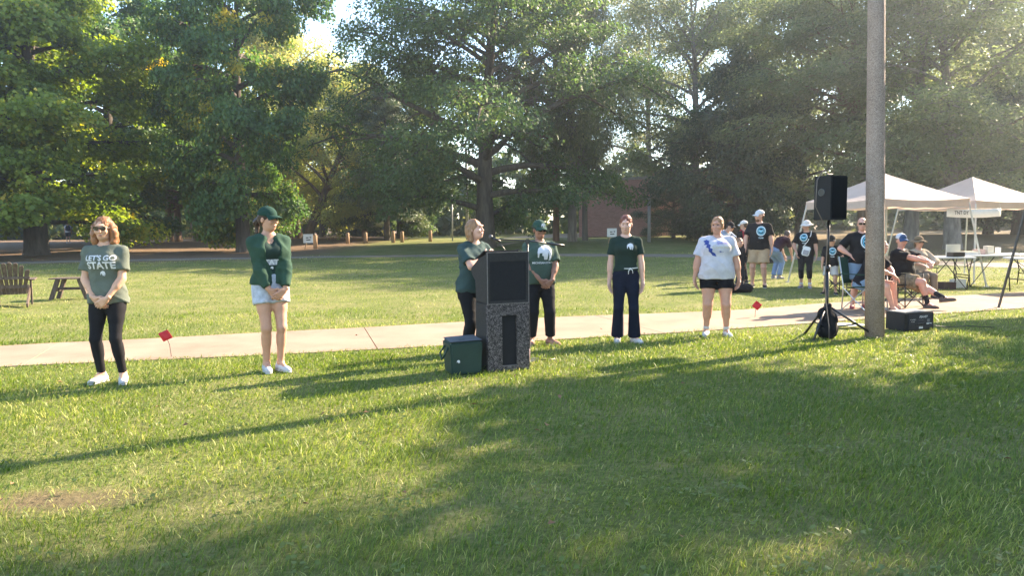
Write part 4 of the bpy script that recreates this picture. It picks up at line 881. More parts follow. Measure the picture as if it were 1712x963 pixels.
p = person('small child in dark hooded top and dark trousers beside the white tee', (sp.x, sp.y, 0), R(25), H=1.18, h=.021, tone=(.50, .28, .20), hscale=1.25, feet=((-.10, .0, 0, 0), (.10, .0, 0, 0)), shirt=dict(col=(.016, .016, .02), e=.03, hem=-.10, sleeve=1.7), pants=dict(col=(.03, .03, .035), e=.014, len=1.95), shoes=dict(col=(.4, .4, .4)), hair=dict(style='bob', col=(.20, .11, .06), len=-.07), seed=69)
sp = P(1299, 430, 21)
p = person('person in dark top and blue jeans bending over a pack', (sp.x, sp.y, 0), R(120), H=1.66, h=.021, tone=(.50, .28, .20), girth=1.1, pelvis=(0, .1, .84), lean=52, legf=1.0, head=(0, R(12), 0), hands=[((-.12, -.50, .55), (-1, .1, 0), (0, -.3, -1), (1, 0, 0), .6), ((.12, -.50, .55), (1, .1, 0), (0, -.3, -1), (-1, 0, 0), .6)],
    shirt=dict(col=(.03, .012, .02), e=.022, hem=-.06, sleeve=.8), pants=dict(col=(.16, .24, .40), e=.014, len=1.95, name='jeans'), shoes=dict(col=(.2, .2, .22)), hair=dict(style='short', col=(.06, .04, .03)), seed=73)
sp = GX(116, 57)
p = person('far walker with a pack on the path under the maples', sp, R(-150), H=1.55, h=.028, face=False, tone=(.45, .26, .19), shirt=dict(col=(.45, .45, .48), e=.02, hem=-.08), pants=dict(col=(.05, .05, .06), e=.012, len=.8, name='shorts'), shoes=dict(col=(.3, .3, .3)), hair=dict(style='short', col=(.20, .08, .04)), seed=77)
MB().box(p.tp(0, .19, .28) * p.S, (.30, .16, .42)).build('backpack', cloth((.05, .05, .07)), p.root, bevel=.05)
# ================================================================== OBJECTS
def prism(mb, prof, x0, x1):
    """side profile [(y, z)] extruded along x"""
    n = len(prof); vs = [(x0, y, z) for y, z in prof] + [(x1, y, z) for y, z in prof]
    return mb.add(vs, [tuple(range(n)), tuple(range(2 * n - 1, n - 1, -1))] + [(i, i + n, (i + 1) % n + n, (i + 1) % n) for i in range(n)])
def text_obj(txt, size, M, mt, parent, name='lettering', th=.002, bold=0, shear=0):
    V, Fc = text_mesh(txt, size, bold, shear); return MB().add([M @ Vector((x, 0, y)) for x, y, z in V], Fc).build(name, mt, parent)
# ------------------------------------------------------------------ lectern
m, N, L, b = new_mat('carpet_speckle'); b.inputs['Roughness'].default_value = .95; b.inputs['Specular IOR Level'].default_value = .1
tc = N.new('ShaderNodeTexCoord'); n1 = noise(150, 3, .8); n2 = noise(45, 4, .7)
mxn = N.new('ShaderNodeMixRGB'); mxn.inputs[0].default_value = .35; L.new(n1.outputs[0], mxn.inputs[1]); L.new(n2.outputs[0], mxn.inputs[2])
L.new(ramp(mxn.outputs[0], (.40, (.010, .010, .011)), (.50, (.055, .048, .047)), (.60, (.30, .26, .25))).outputs[0], b.inputs['Base Color'])
bp = N.new('ShaderNodeBump'); bp.inputs['Strength'].default_value = .9; bp.inputs['Distance'].default_value = .006; L.new(n1.outputs[0], bp.inputs['Height']); L.new(bp.outputs[0], b.inputs['Normal']); m_carpet = m
m_panel = mat('black_panel', (.010, .010, .012), .75, .2, 20, .2, 200); m_edge = mat('worn_edge', (.16, .14, .13), .6, .3, 30); m_side = mat('dark_side', (.030, .028, .027), .85, .25, 40, .3, 90)
lp_ = G(839, 621); lec = thing('lectern', (lp_.x, lp_.y + .20, 0), 'tall black carpet covered lectern with slotted speckled front', 'lectern', R(22))
w2, yf, yb = .23, -.21, .21
mb = MB(); mb.box((0, .018, .36), (.452, .376, .72)).build('column', m_side, lec, bevel=.008)
def fr(x0, x1, z0, z1, y0=-.212, y1=-.165): return ((x0 + x1) / 2, (y0 + y1) / 2, (z0 + z1) / 2), (x1 - x0, y1 - y0, z1 - z0)
mb = MB()
for a in ((-.238, -.075, 0, .722), (.095, .238, 0, .722)): mb.box(*fr(*a))
mb.box(*fr(-.075, .095, 0, .055)); mb.box(*fr(-.075, .095, .60, .722)); mb.build('front_panel', m_carpet, lec)
MB().box((.01, -.1715, .3275), (.169, .010, .544)).build('slot_panel', m_panel, lec)
MB().box((.01, -.196, .058), (.166, .034, .008)).build('slot_sill', m_edge, lec)
mb = MB(); prism(mb, [(-.19, .724), (-.19, 1.262), (.10, 1.20), (.34, 1.09), (.355, 1.045), (.30, 1.00), (.215, .95), (.205, .724)], -.222, .222); mb.build('head', m_side, lec, bevel=.006)
mb = MB(); mb.box(*fr(-.232, -.205, .726, 1.27)); mb.box(*fr(.205, .232, .726, 1.27)); mb.box(*fr(-.205, .205, 1.175, 1.27)); mb.box(*fr(-.205, .205, .726, .757)); mb.build('head_frame', m_side, lec)
MB().box((0, -.197, .966), (.409, .012, .418)).build('screen_panel', m_panel, lec)
for x in (-.234, .234): MB().box((x, -.2135, .998), (.008, .008, .544)).build('edge_trim', m_edge, lec)
for z in (.727, 1.271): MB().box((0, -.2135, z), (.476, .010, .008)).build('edge_trim', m_edge, lec)
mb = MB(); mb.box((0, .10, 1.238), (.40, .26, .012), M=Matrix.Rotation(-.33, 3, 'X')).build('reading_board', m_panel, lec)
# ------------------------------------------------------------------ cooler bag beside it
m_bag = mat('bag_green', (.012, .036, .028), .55, .15, 6, .2, 30, spec=.4); gp = G(771, 628); bg_ = thing('cooler_bag', (gp.x, gp.y + .16, 0), 'dark green square cooler bag on the grass against the lectern', 'bag', R(20))
mb = MB(); vs = [(-.15, -.15, 0), (.17, -.15, 0), (.17, .15, 0), (-.15, .15, 0), (-.175, -.17, .345), (.185, -.165, .35), (.18, .165, .365), (-.17, .16, .355)]; mb.add(vs, [(3, 2, 1, 0), (0, 1, 5, 4), (1, 2, 6, 5), (2, 3, 7, 6), (3, 0, 4, 7), (4, 5, 6, 7)]).build('sides', m_bag, bg_, bevel=.02, seg=3)
MB().add([(-.17, -.165, .357), (.18, -.16, .362), (.175, .16, .377), (-.165, .155, .367), (0, 0, .352)], [(0, 1, 4), (1, 2, 4), (2, 3, 4), (3, 0, 4)]).build('lid', mat('grey_lid', (.10, .105, .11), .6, .2, 9), bg_)
MB().tube([(-.165, -.08, .30), (-.205, -.08, .22), (-.225, -.02, .16), (-.225, .05, .22), (-.165, .05, .30)], .010, 8).build('handle', m_bag, bg_, smooth=True)
MB().add([(-.09 + x * .036, -.1745, .15 + y * .036) for x, y in HELMET], [tuple(range(len(HELMET)))]).build('emblem', m_print, bg_)
# ------------------------------------------------------------------ microphone stand, bottle
gp = G(884, 606); ms = thing('microphone_stand', (gp.x, gp.y + .12, 0), 'black boom microphone stand rising beside the lectern', 'stand', 0)
MB().tube([(0, 0, 0), (0, 0, .018)], [.13, .125], 24).build('base', mat('stand_grey', (.18, .18, .18), .4, .1, 9, metal=.6), ms); MB().tube([(0, 0, .015), (0, 0, 1.37)], .0115, 10).build('pole', m_black, ms, smooth=True)
MB().tube([(-.36, -.04, 1.40), (.02, 0, 1.375), (.22, .02, 1.345)], .008, 8).build('boom', m_black, ms, smooth=True); MB().tube([(.22, .02, 1.345), (.42, .04, 1.315)], .014, 8).build('counterweight', m_black, ms, smooth=True); MB().box((0, 0, 1.37), (.05, .045, .06)).build('clutch', m_black, ms, bevel=.01)
mc = thing('microphone', ms.location, 'black hand microphone clipped to the boom above the lectern', 'microphone'); MB().tube([(-.30, -.05, 1.37), (-.40, -.04, 1.415)], [.011, .016], 10).build('handle', m_black, mc, smooth=True); MB().ball((-.415, -.038, 1.425), (.026, .026, .026)).build('grille', mat('mic_mesh', (.10, .10, .10), .5, .3, 200, metal=.5), mc, smooth=True)
MB().tube([(-.33, -.03, 1.372), (-.27, -.03, 1.30), (-.24, -.02, 1.25), (-.10, .0, 1.28), (0, -.02, 1.2), (.014, -.012, .5), (.02, -.02, .02), (.16, -.08, .02), (.3, -.05, .025)], .005, 6).build('cable', m_black, mc, smooth=True)
gp = G(882, 604); bt = thing('water_bottle', (gp.x - .01, gp.y - .10, 0), 'pale pink and white bottle standing on the grass beside the lectern', 'bottle'); MB().tube([(0, 0, 0), (0, 0, .15), (0, 0, .18), (0, 0, .20)], [.036, .036, .030, .018], 14).build('flask', mat('pale_pink', (.55, .42, .42), .4, .1, 8), bt, smooth=True); MB().tube([(0, 0, .195), (0, 0, .225)], .020, 12).build('lid', m_white, bt)
# ------------------------------------------------------------------ loudspeaker on tripod
gp = G(1381, 566); tri = thing('speaker_stand', gp, 'black tripod speaker stand with a black weight bag at its foot', 'stand', R(10))
MB().tube([(0, 0, .10), (0, 0, .95)], .022, 12).build('lower_pole', m_black, tri, smooth=True); MB().tube([(0, 0, .90), (0, 0, 1.62)], .017, 12).build('upper_pole', m_black, tri, smooth=True); MB().tube([(0, 0, .90), (0, 0, .98)], .030, 12).build('collar', m_black, tri, smooth=True); MB().tube([(0, 0, .38), (0, 0, .47)], .036, 12).build('hub', m_black, tri, smooth=True)
for a in (-20, 100, 215):
    c_, s_ = math.cos(R(a)), math.sin(R(a)); rr = .66 if a == -20 else .40
    lg = MB().tube([(.03 * c_, .03 * s_, .43), (rr * c_, rr * s_, .015)], .016, 8).build('leg', m_black, tri, smooth=True); MB().tube([(rr * c_ * .97, rr * s_ * .97, .03), (rr * c_ * 1.03, rr * s_ * 1.03, .0)], .022, 8).build('foot', m_black, lg); MB().tube([(.02 * c_, .02 * s_, .14), (rr * .55 * c_, rr * .55 * s_, .20)], .010, 8).build('brace', m_black, tri)
wb = thing('weight_bag', gp, 'lumpy black weight bag slumped around the speaker stand foot', 'bag', R(10)); V, Q = sdf([ell((0, -.02, .12), (.15, .12, .13)), ell((.03, -.03, .25), (.11, .085, .12)), ell((-.06, -.01, .33), (.075, .06, .09), k=.04), cap((0, 0, .3), (.02, -.02, .44), .06, .035, k=.04), plane((0, 0, .0), (0, 0, -1))], .010, .04, folds(.005, 2, 1.3)); me = npmesh('sack', V, Q); me.shade_smooth(); me.materials.append(cloth((.012, .012, .013))); link(bpy.data.objects.new('sack', me), wb)
lsp = thing('loudspeaker', gp + Vector((0, 0, 1.58)), 'black loudspeaker box mounted on top of the tripod stand', 'loudspeaker', R(27))
mb = MB(); vs = []
for z in (0, .575): vs += [(-.155, -.16, z), (.15, -.16, z), (.12, .15, z), (-.12, .15, z)]
mb.add(vs, [(3, 2, 1, 0), (4, 5, 6, 7), (0, 1, 5, 4), (1, 2, 6, 5), (2, 3, 7, 6), (3, 0, 4, 7)]).build('cabinet', mat('cabinet_black', (.012, .012, .013), .6, .2, 30, .4, 180), lsp, bevel=.008)
MB().box((0, -.163, .29), (.27, .010, .53)).build('grille', mat('grille_black', (.010, .010, .011), .9, .3, 260, .5, 300, spec=.1), lsp, bevel=.003)
Ml = Matrix.Rotation(R(-84), 3, 'Z'); pc = Vector((-.148, .0, .36)); MB().tube([pc + Ml @ Vector((.045 * math.cos(t * .5236), -.002, .045 * math.sin(t * .5236))) for t in range(13)], .006, 6, False).build('port_ring', mat('ring_grey', (.10, .10, .10), .5), lsp, smooth=True)
MB().tube([pc + Ml @ Vector((0, -.003, 0)), pc + Ml @ Vector((0, .01, 0))], .04, 16).build('port', m_black, lsp)
MB().tube([(-.05, 0, .574), (-.05, 0, .60), (.05, 0, .60), (.05, 0, .574)], .008, 6).build('handle', m_black, lsp)
cb = thing('speaker_cable', gp, 'thin cable looping from the loudspeaker down its stand', 'cable'); MB().tube([(.02, .05, 2.17), (-.10, -.05, 2.24), (-.23, -.16, 2.10), (-.25, -.18, 1.75), (-.15, -.12, 1.60), (-.03, -.035, 1.45), (-.03, -.035, 1.2), (-.05, -.04, .8), (-.03, -.04, .5), (-.05, -.20, .2), (-.06, -.24, .01), (.3, -.3, .015), (.9, .1, .015)], .006, 6).build('cord', mat('cord_grey', (.16, .13, .11), .6), cb, smooth=True)
# ------------------------------------------------------------------ light pole
m, N, L, b = new_mat('aggregate'); b.inputs['Roughness'].default_value = .9
tc = N.new('ShaderNodeTexCoord'); n1 = N.new('ShaderNodeTexVoronoi'); n1.inputs['Scale'].default_value = 120; L.new(tc.outputs['Object'], n1.inputs['Vector']); n2 = noise(3, 4)
c1 = ramp(n1.outputs['Color'], (.1, (.30, .215, .172)), (.5, (.42, .315, .255)), (.9, (.56, .45, .38))); mx = N.new('ShaderNodeMixRGB'); mx.blend_type = 'MULTIPLY'; mx.inputs[0].default_value = .5; L.new(c1.outputs[0], mx.inputs[1]); L.new(n2.outputs[0], mx.inputs[2]); L.new(mx.outputs[0], b.inputs['Base Color'])
bp = N.new('ShaderNodeBump'); bp.inputs['Strength'].default_value = .8; bp.inputs['Distance'].default_value = .006; L.new(n1.outputs['Distance'], bp.inputs['Height']); L.new(bp.outputs[0], b.inputs['Normal'])
gp = G(1462, 566); lpole = thing('light_pole', gp, 'tall round exposed aggregate concrete light pole on the lawn', 'pole'); lpole.rotation_euler = (0, R(-1.3), 0)
MB().tube([(0, 0, -.05), (0, 0, 2), (0, 0, 4.2), (0, 0, 5.2)], [.122, .115, .105, .098], 40).build('shaft', m, lpole, smooth=True); MB().tube([(0, 0, 5.18), (0, 0, 5.32), (0, 0, 5.4), (0, 0, 5.75), (0, 0, 5.82)], [.05, .05, .16, .22, .05], 20).build('lantern', mat('lamp_metal', (.05, .05, .05), .5), lpole, smooth=True)
# ------------------------------------------------------------------ amplifier on the grass
gp = G(1528, 553); amp = thing('amplifier', (gp.x, gp.y + .13, 0), 'low black amplifier box with white lettering on the grass behind the light pole', 'amplifier', R(20))
MB().box((0, 0, .135), (.54, .34, .25)).build('case', mat('amp_case', (.018, .018, .02), .7, .2, 20, .3, 120), amp, bevel=.008); MB().box((.01, -.173, .135), (.44, .008, .21)).build('control_panel', mat('amp_panel', (.02, .022, .035), .45, .2, 12), amp, bevel=.003)
MB().box((0, 0, .268), (.50, .30, .014)).build('sunlit_top', mat('amp_sunlit_top', (.22, .21, .20), .6), amp, bevel=.003)  # paler slab on the black case, sunlight on its top put into the colour
text_obj('PEAVEY', .045, Matrix.Translation((.06, -.179, .20)), m_print, amp, shear=.3, bold=.001); 
for x, z, t, s_ in ((-.13, .165, 'POWERED', .022), (-.13, .135, 'MIXER', .022), (.02, .160, '- - - - -', .03), (.02, .115, '. . . . . . .', .03), (.02, .06, 'INPUT', .025), (.16, .155, 'MAIN', .022), (.16, .13, 'MON', .022)): text_obj(t, s_, Matrix.Translation((x, -.179, z)), m_print, amp)
for i in range(6): MB().tube([(-.07 + i * .035, -.176, .09), (-.07 + i * .035, -.190, .09)], .009, 10).build('knob', m_black, amp)
MB().box((.17, -.180, .10), (.09, .006, .018)).build('label', m_print, amp); MB().box((.02, -.18, .045), (.07, .006, .02)).build('label', m_print, amp)
for x in (-.22, .22): MB().box((x, 0, .006), (.04, .25, .014)).build('foot', m_black, amp)
cb = thing('amplifier_cable', amp.location, 'thin dark cable trailing from the amplifier across the grass', 'cable'); MB().tube([(.22, -.12, .10), (.34, -.08, .06), (.5, -.12, .045), (.8, -.05, .05), (1.1, -.2, .045)], .006, 6).build('cord', m_black, cb, smooth=True)
gp = G(1427, 549); pp = thing('paper_sheets', gp, 'white paper sheets lying on the grass behind the speaker stand', 'paper'); MB().box((0, 0, .05), (.32, .2, .006), .3).build('sheet', m_white, pp); MB().box((-.12, .03, .058), (.22, .2, .005), -.2).build('sheet', m_white, pp)
# ------------------------------------------------------------------ marker flags
m_red = mat('red_vinyl', (.48, .02, .03), .5, .12, 12); m_wire = mat('wire', (.10, .09, .08), .5, metal=.5)
for (px, py, dz, lb, rt, ln) in ((287, 598, .27, 'small red marker flag on a wire at the walk beside the curly haired person', .45, -.06), (1262, 531, .20, 'small red marker flag on a wire between the white tee and the loudspeaker', .9, .03)):
    gp = G(px, py); f = thing('marker_flag', gp, lb, 'flag', 0, 'red marker flags'); MB().tube([(0, 0, -.02), (ln * .3, 0, dz * .6), (ln, 0, dz)], .0042, 6).build('wire', m_wire, f)
    vs = []; sz = .125
    for j in range(5):
        for i in range(6):
            u, v = i / 5 * sz - sz * .5, j / 4 * sz - sz * .5; x = u * math.cos(rt) - v * math.sin(rt); z = u * math.sin(rt) + v * math.cos(rt); vs.append((ln + x, -.006 + .010 * math.sin(u * 45 + v * 20), dz + z * .92))
    o = MB().add(vs, [(j * 6 + i, j * 6 + i + 1, j * 6 + i + 7, j * 6 + i + 6) for j in range(4) for i in range(5)]).build('flag_sheet', m_red, f, smooth=True); md = o.modifiers.new('t', 'SOLIDIFY'); md.thickness = .0012
# ------------------------------------------------------------------ garden chair and table
m_wood = mat('weathered_wood', (.085, .058, .042), .8, .3, 5, .5, 30, col2=(.16, .12, .095), stretch=(6, 6, .8))
gp = G(24, 512); gc = thing('garden_chair', gp, 'brown slatted garden chair with rounded fan back seen from behind', 'chair', R(208))
for i in range(7):   # back slats, fanned, taller in the middle; the chair faces -y in its own frame
    u = (i - 3) / 3; x0, x1 = u * .20, u * .30; hgt = .66 - .16 * u * u
    a = Vector((x0, .20, .26)); t = Vector((x1, .20 + hgt * .42, .26 + hgt)); mb = MB(); wv = .068; d = (t - a).normalized(); nrm = Vector((1, 0, 0)).cross(d).normalized(); vs = []
    for q, wf in ((a, .75), (a.lerp(t, .6), 1), (a.lerp(t, .93), 1.15), (t, .7)):
        for sx, ny in ((-1, -1), (1, -1), (1, 1), (-1, 1)): vs.append(q + Vector((sx * wv * wf * .55, 0, 0)) + nrm * ny * .010)
    fs = [(3, 2, 1, 0), (12, 13, 14, 15)] + [(4 * k + j, 4 * k + (j + 1) % 4, 4 * k + 4 + (j + 1) % 4, 4 * k + 4 + j) for k in range(3) for j in range(4)]
    mb.add(vs, fs).build('back_slat', m_wood, gc)
MB().bar((-.30, .275, .42), (.30, .275, .42), .05, .07).build('back_rail', m_wood, gc); MB().bar((-.33, .385, .60), (.33, .385, .60), .03, .05).build('back_rail', m_wood, gc)
for i in range(6): MB().bar((-.27, -.30 + i * .085, .38 - i * .022), (.27, -.30 + i * .085, .38 - i * .022), .075, .02).build('seat_slat', m_wood, gc)
for s in (-1, 1):
    MB().box((s * .29, -.30, .27), (.035, .10, .54)).build('leg', m_wood, gc); MB().bar((s * .265, -.36, .34), (s * .265, .52, .03), .03, .11).build('leg', m_wood, gc); MB().box((s * .34, -.05, .552), (.13, .72, .022)).build('armrest', m_wood, gc)
MB().box((0, -.285, .31), (.56, .02, .10)).build('apron', m_wood, gc)
gp = G(122, 500); gt = thing('garden_table', (gp.x, gp.y, 0), 'low brown slatted garden table with splayed legs on the lawn', 'table', R(8))
for i in range(5): MB().box((0, -.20 + i * .10, .475), (.78, .088, .024)).build('top_slat', m_wood, gt)
for sx in (-1, 1):
    for sy in (-1, 1): MB().bar((sx * .22, sy * .17, .465), (sx * .38, sy * .19, 0), .05, .09).build('leg', m_wood, gt)
    MB().bar((sx * .31, -.18, .21), (sx * .31, .18, .21), .04, .05).build('cross_bar', m_wood, gt)
MB().bar((-.31, 0, .24), (.31, 0, .24), .04, .06).build('stretcher', m_wood, gt)
# ------------------------------------------------------------------ folding chairs
m_fr = mat('chair_frame', (.03, .03, .032), .4, metal=.3); m_alu = mat('aluminium', (.55, .55, .54), .35, .1, 9, metal=.7)
def camp_chair(loc, rz, label, col, frame, group='folding camp chairs', z=.44):
    c = thing('camp_chair', loc, label, 'chair', rz, group); cm = cloth(col)
    vs = []
    for j in range(5):
        for i in range(7):
            u, v = (i / 6 - .5), (j / 4 - .5); vs.append((u * .52, v * .46, z + .02 * v * -2 - .035 * (1 - 4 * u * u)))
    o = MB().add(vs, [(j * 7 + i, j * 7 + i + 1, j * 7 + i + 8, j * 7 + i + 7) for j in range(4) for i in range(6)]).build('seat', cm, c, smooth=True); o.modifiers.new('t', 'SOLIDIFY').thickness = .008
    vs = []
    for j in range(5):
        for i in range(7):
            u, v = (i / 6 - .5), j / 4; vs.append((u * .54, .23 + .10 * v + .03 * (1 - 4 * u * u), z + .04 + v * .46))
    o = MB().add(vs, [(j * 7 + i, j * 7 + i + 1, j * 7 + i + 8, j * 7 + i + 7) for j in range(4) for i in range(6)]).build('backrest', cm, c, smooth=True); o.modifiers.new('t', 'SOLIDIFY').thickness = .008
    for s in (-1, 1):
        MB().tube([(s * .27, .25, 0), (s * .265, .23, z), (s * .27, .33, z + .51)], .011, 8).build('back_post', frame, c, smooth=True)
        MB().tube([(s * .27, -.25, 0), (s * .26, -.23, z + .20)], .011, 8).build('leg', frame, c, smooth=True)
        MB().tube([(s * .27, -.25, .02), (s * .27, .25, z - .02)], .009, 8).build('side_brace', frame, c); MB().tube([(s * .275, .25, .02), (s * .275, -.23, z - .02)], .009, 8).build('side_brace', frame, c)
        MB().box((s * .27, .02, z + .21), (.055, .52, .014)).build('armrest', cm, c, bevel=.005)
    MB().tube([(-.27, -.255, .02), (.27, -.24, z - .03)], .009, 8).build('front_brace', frame, c); MB().tube([(.27, -.265, .02), (-.27, -.25, z - .03)], .009, 8).build('front_brace', frame, c)
    return c
def at_person(p, off=(0, 0, 0)):
    M = Matrix.Translation(p.root.location) @ Matrix.Rotation(p.root.rotation_euler[2], 4, 'Z'); q = M @ (Vector((p.T.translation.x, p.T.translation.y, 0)) * p.S + Vector(off)); return (q.x, q.y, 0)
camp_chair(at_person(ch_a), R(28), 'green fabric camp chair with bright metal frame under the person leaning forward', (.02, .06, .04), m_alu); camp_chair(at_person(ch_b), R(30), 'black fabric camp chair under the person in camouflage shorts', (.015, .015, .017), m_fr, z=.41); camp_chair(at_person(ch_c), R(4), 'dark camp chair under the person in brown sun hat', (.03, .03, .035), m_fr, z=.40)
gp = G(1418, 494); camp_chair((gp.x, gp.y + .25, 0), R(-60), 'empty black camp chair between the child and the bald person', (.015, .015, .018), m_fr)
# ------------------------------------------------------------------ canopies
m, N, L, b = new_mat('canopy_cloth'); b.inputs['Base Color'].default_value = (.62, .52, .47, 1); b.inputs['Roughness'].default_value = .7; tr = N.new('ShaderNodeBsdfTranslucent'); tr.inputs[0].default_value = (.70, .55, .47, 1); mx = N.new('ShaderNodeMixShader'); mx.inputs[0].default_value = .28
tc = N.new('ShaderNodeTexCoord'); nn = noise(3.5, 5); L.new(ramp(nn.outputs[0], (.3, (.47, .39, .345)), (.7, (.55, .465, .42))).outputs[0], b.inputs['Base Color']); bpn = N.new('ShaderNodeBump'); bpn.inputs['Strength'].default_value = .5; bpn.inputs['Distance'].default_value = .05; L.new(nn.outputs[0], bpn.inputs['Height']); L.new(bpn.outputs[0], b.inputs['Normal'])
L.new(b.outputs[0], mx.inputs[1]); L.new(tr.outputs[0], mx.inputs[2]); L.new(mx.outputs[0], N['Material Output'].inputs[0]); m_can = m
m_leg = mat('canopy_leg', (.55, .54, .52), .45, .1, 8, metal=.3); m_dleg = mat('dark_canopy_leg', (.10, .095, .09), .5, metal=.3)
def canopy(c, rz, label, legm, hp=2.58, he=2.03, hs=1.22, hb=1.50):
    t = thing('canopy_tent', c, label, 'canopy', rz, 'pop up canopies'); cr = [(-1, -1), (1, -1), (1, 1), (-1, 1)]
    for k in range(4):
        a, b_ = cr[k], cr[(k + 1) % 4]; vs = []; n, mm = 8, 7
        for j in range(mm + 1):
            v = j / mm
            for i in range(n + 1):
                u = i / n; e = Vector((a[0] + (b_[0] - a[0]) * u, a[1] + (b_[1] - a[1]) * u, 0)) * hs; sag = .05 * math.sin(math.pi * u) * (1 - v) * v * 4 + .05 * math.sin(math.pi * u) * (1 - v) ** 3
                vs.append((e.x * (1 - v), e.y * (1 - v), he + (hp - he) * v ** 1.12 - sag))
        W = n + 1; MB().add(vs, [(j * W + i, j * W + i + 1, j * W + i + W + 1, j * W + i + W) for j in range(mm) for i in range(n)]).build('roof_panel', m_can, t, smooth=True)
        vs = []
        for j in range(4):
            for i in range(n + 1):
                u = i / n; e = Vector((a[0] + (b_[0] - a[0]) * u, a[1] + (b_[1] - a[1]) * u, 0)) * (hs + .004); o_ = .012 * math.sin(u * 19 + k) * j / 3; e *= 1 + o_
                vs.append((e.x, e.y, he - .05 * math.sin(math.pi * u) - j / 3 * (.19 - .025 * math.sin(math.pi * u * 3) ** 2)))
        MB().add(vs, [(j * W + i, j * W + i + 1, j * W + i + W + 1, j * W + i + W) for j in range(3) for i in range(n)]).build('valance', m_can, t, smooth=True)
        x, y = a; MB().bar((x * (hs - .02), y * (hs - .02), he - .02), (x * hb, y * hb, 0), .030, .030).build('leg', legm, t); MB().box((x * hb, y * hb, .008), (.10, .10, .016)).build('foot', legm, t)
        MB().bar((x * (hs - .02), y * (hs - .02), he - .06), (b_[0] * (hs - .02), b_[1] * (hs - .02), he - .20), .02, .02).build('truss', legm, t); MB().bar((x * (hs - .02), y * (hs - .02), he - .20), (b_[0] * (hs - .02), b_[1] * (hs - .02), he - .06), .02, .02).build('truss', legm, t)
    MB().tube([(0, 0, hp - .5), (0, 0, hp - .02)], .02, 8).build('centre_pole', legm, t)
    return t
canopy((9.16, 18.75, 0), R(17), 'pale beige canopy tent with white legs behind the light pole', m_leg, hp=2.73, he=2.08, hs=1.27, hb=1.56)
canopy((12.36, 20.5, 0), R(17), 'pale beige canopy tent standing over the white tables', m_leg, hp=2.73, he=2.06, hs=1.24)
canopy((10.5, 12.4, 0), R(17), 'canopy tent with dark slanted legs next to the walk', m_dleg, hp=2.65, he=2.08, hs=1.24)
a, c_ = P(1583, 348, 17.9), P(1674, 348, 18.4); bn = thing('banner', a, 'white paper banner lettered in black hanging from the canopy edge', 'banner', math.atan2(c_.y - a.y, c_.x - a.x)); Lb = (c_ - a).length; vs = []
for j in range(3):
    for i in range(13): u = i / 12; vs.append((u * Lb, .015 * math.sin(u * 9), -.03 * math.sin(math.pi * u) - j * .10))
o = MB().add(vs, [(j * 13 + i, j * 13 + i + 1, j * 13 + i + 14, j * 13 + i + 13) for j in range(2) for i in range(12)]).build('sheet', m_white, bn, smooth=True); o.modifiers.new('t', 'SOLIDIFY').thickness = .003
text_obj('TNT DY', .12, Matrix.Translation((.42, -.030, -.11)), m_black, bn, bold=.002)
for x in (.03, Lb - .03): MB().tube([(x, 0, -.01), (x, .02, .12)], .004, 6).build('tie', m_white, bn)
# ------------------------------------------------------------------ folding tables and what is on them
def table(c, rz, label, Lx=1.83, Ly=.74):
    t = thing('folding_table', c, label, 'table', rz, 'folding tables'); MB().box((0, 0, .735), (Lx, Ly, .035)).build('table_top', m_white, t, bevel=.01)
    for s in (-1, 1):
        for y in (-.28, .28): MB().tube([(s * (Lx / 2 - .18), y, .72), (s * (Lx / 2 - .10), y, .35), (s * (Lx / 2 - .14), y, 0)], .013, 8).build('leg', m_fr, t, smooth=True)
        MB().tube([(s * (Lx / 2 - .12), -.28, .28), (s * (Lx / 2 - .12), .28, .28)], .011, 8).build('leg_brace', m_fr, t); MB().tube([(s * (Lx / 2 - .16), 0, .45), (s * .25, 0, .72)], .010, 8).build('strut', m_fr, t)
        MB().tube([(s * (Lx / 2 - .15), -.28, .03), (s * (Lx / 2 - .7), -.28, .71)], .010, 8).build('cross_leg', m_fr, t)
    return t
qa = P(1570, 470, 17.2); table((qa.x, qa.y, 0), R(-4), 'white folding table with black legs behind the capped sitter', 1.22); qb = P(1662, 470, 18.0); table((qb.x, qb.y, 0), R(3), 'long white folding table with boxes under the canopy'); qc = P(1760, 470, 16.4); table((qc.x, qc.y, 0), R(8), 'white folding table next to the dark legged canopy')
m_card = mat('cream_card', (.60, .57, .48), .8, .08, 6); m_pink = mat('pink_card', (.50, .36, .33), .8, .1, 6)
def parcel(name, px, depth, d, mt, label, cat, z=.753, lid=None, rz=.1):
    q = P(px, 430, depth); t = thing(name, (q.x, q.y, z), label, cat, rz); MB().box((0, 0, d[2] / 2), d).build('carton', mt, t, bevel=.004)
    if lid: MB().box((0, 0, d[2] + .008), (d[0] * 1.04, d[1] * 1.04, .02)).build('lid', lid, t, bevel=.003)
    return t
parcel('display_board', 1593, 17.25, (.34, .03, .27), m_card, 'cream board propped upright on the white table', 'board'); parcel('storage_box', 1598, 17.0, (.28, .22, .10), m_black, 'low black box on the white table before the cream board', 'box')
parcel('cardboard_box', 1652, 18.05, (.16, .16, .20), m_card, 'tall pale carton on the long white table', 'box'); parcel('cardboard_box', 1636, 18.0, (.20, .18, .12), m_pink, 'pinkish carton beside the tall pale carton', 'box'); parcel('cup_stack', 1668, 18.1, (.09, .09, .16), m_white, 'small white carton on the long white table', 'box'); parcel('tray', 1620, 17.9, (.30, .24, .06), m_white, 'flat white tray on the end of the long table', 'tray', lid=m_card); parcel('paper_stack', 1688, 17.9, (.32, .24, .03), m_white, 'pile of white papers on the long white table', 'paper')
parcel('crate', 1584, 17.3, (.30, .25, .16), mat('maroon', (.06, .03, .03), .7), 'dark maroon crate on the grass under the white table', 'crate', 0); parcel('cooler', 1603, 17.6, (.26, .22, .18), m_white, 'white cooler on the grass under the table', 'cooler', 0, lid=m_white)
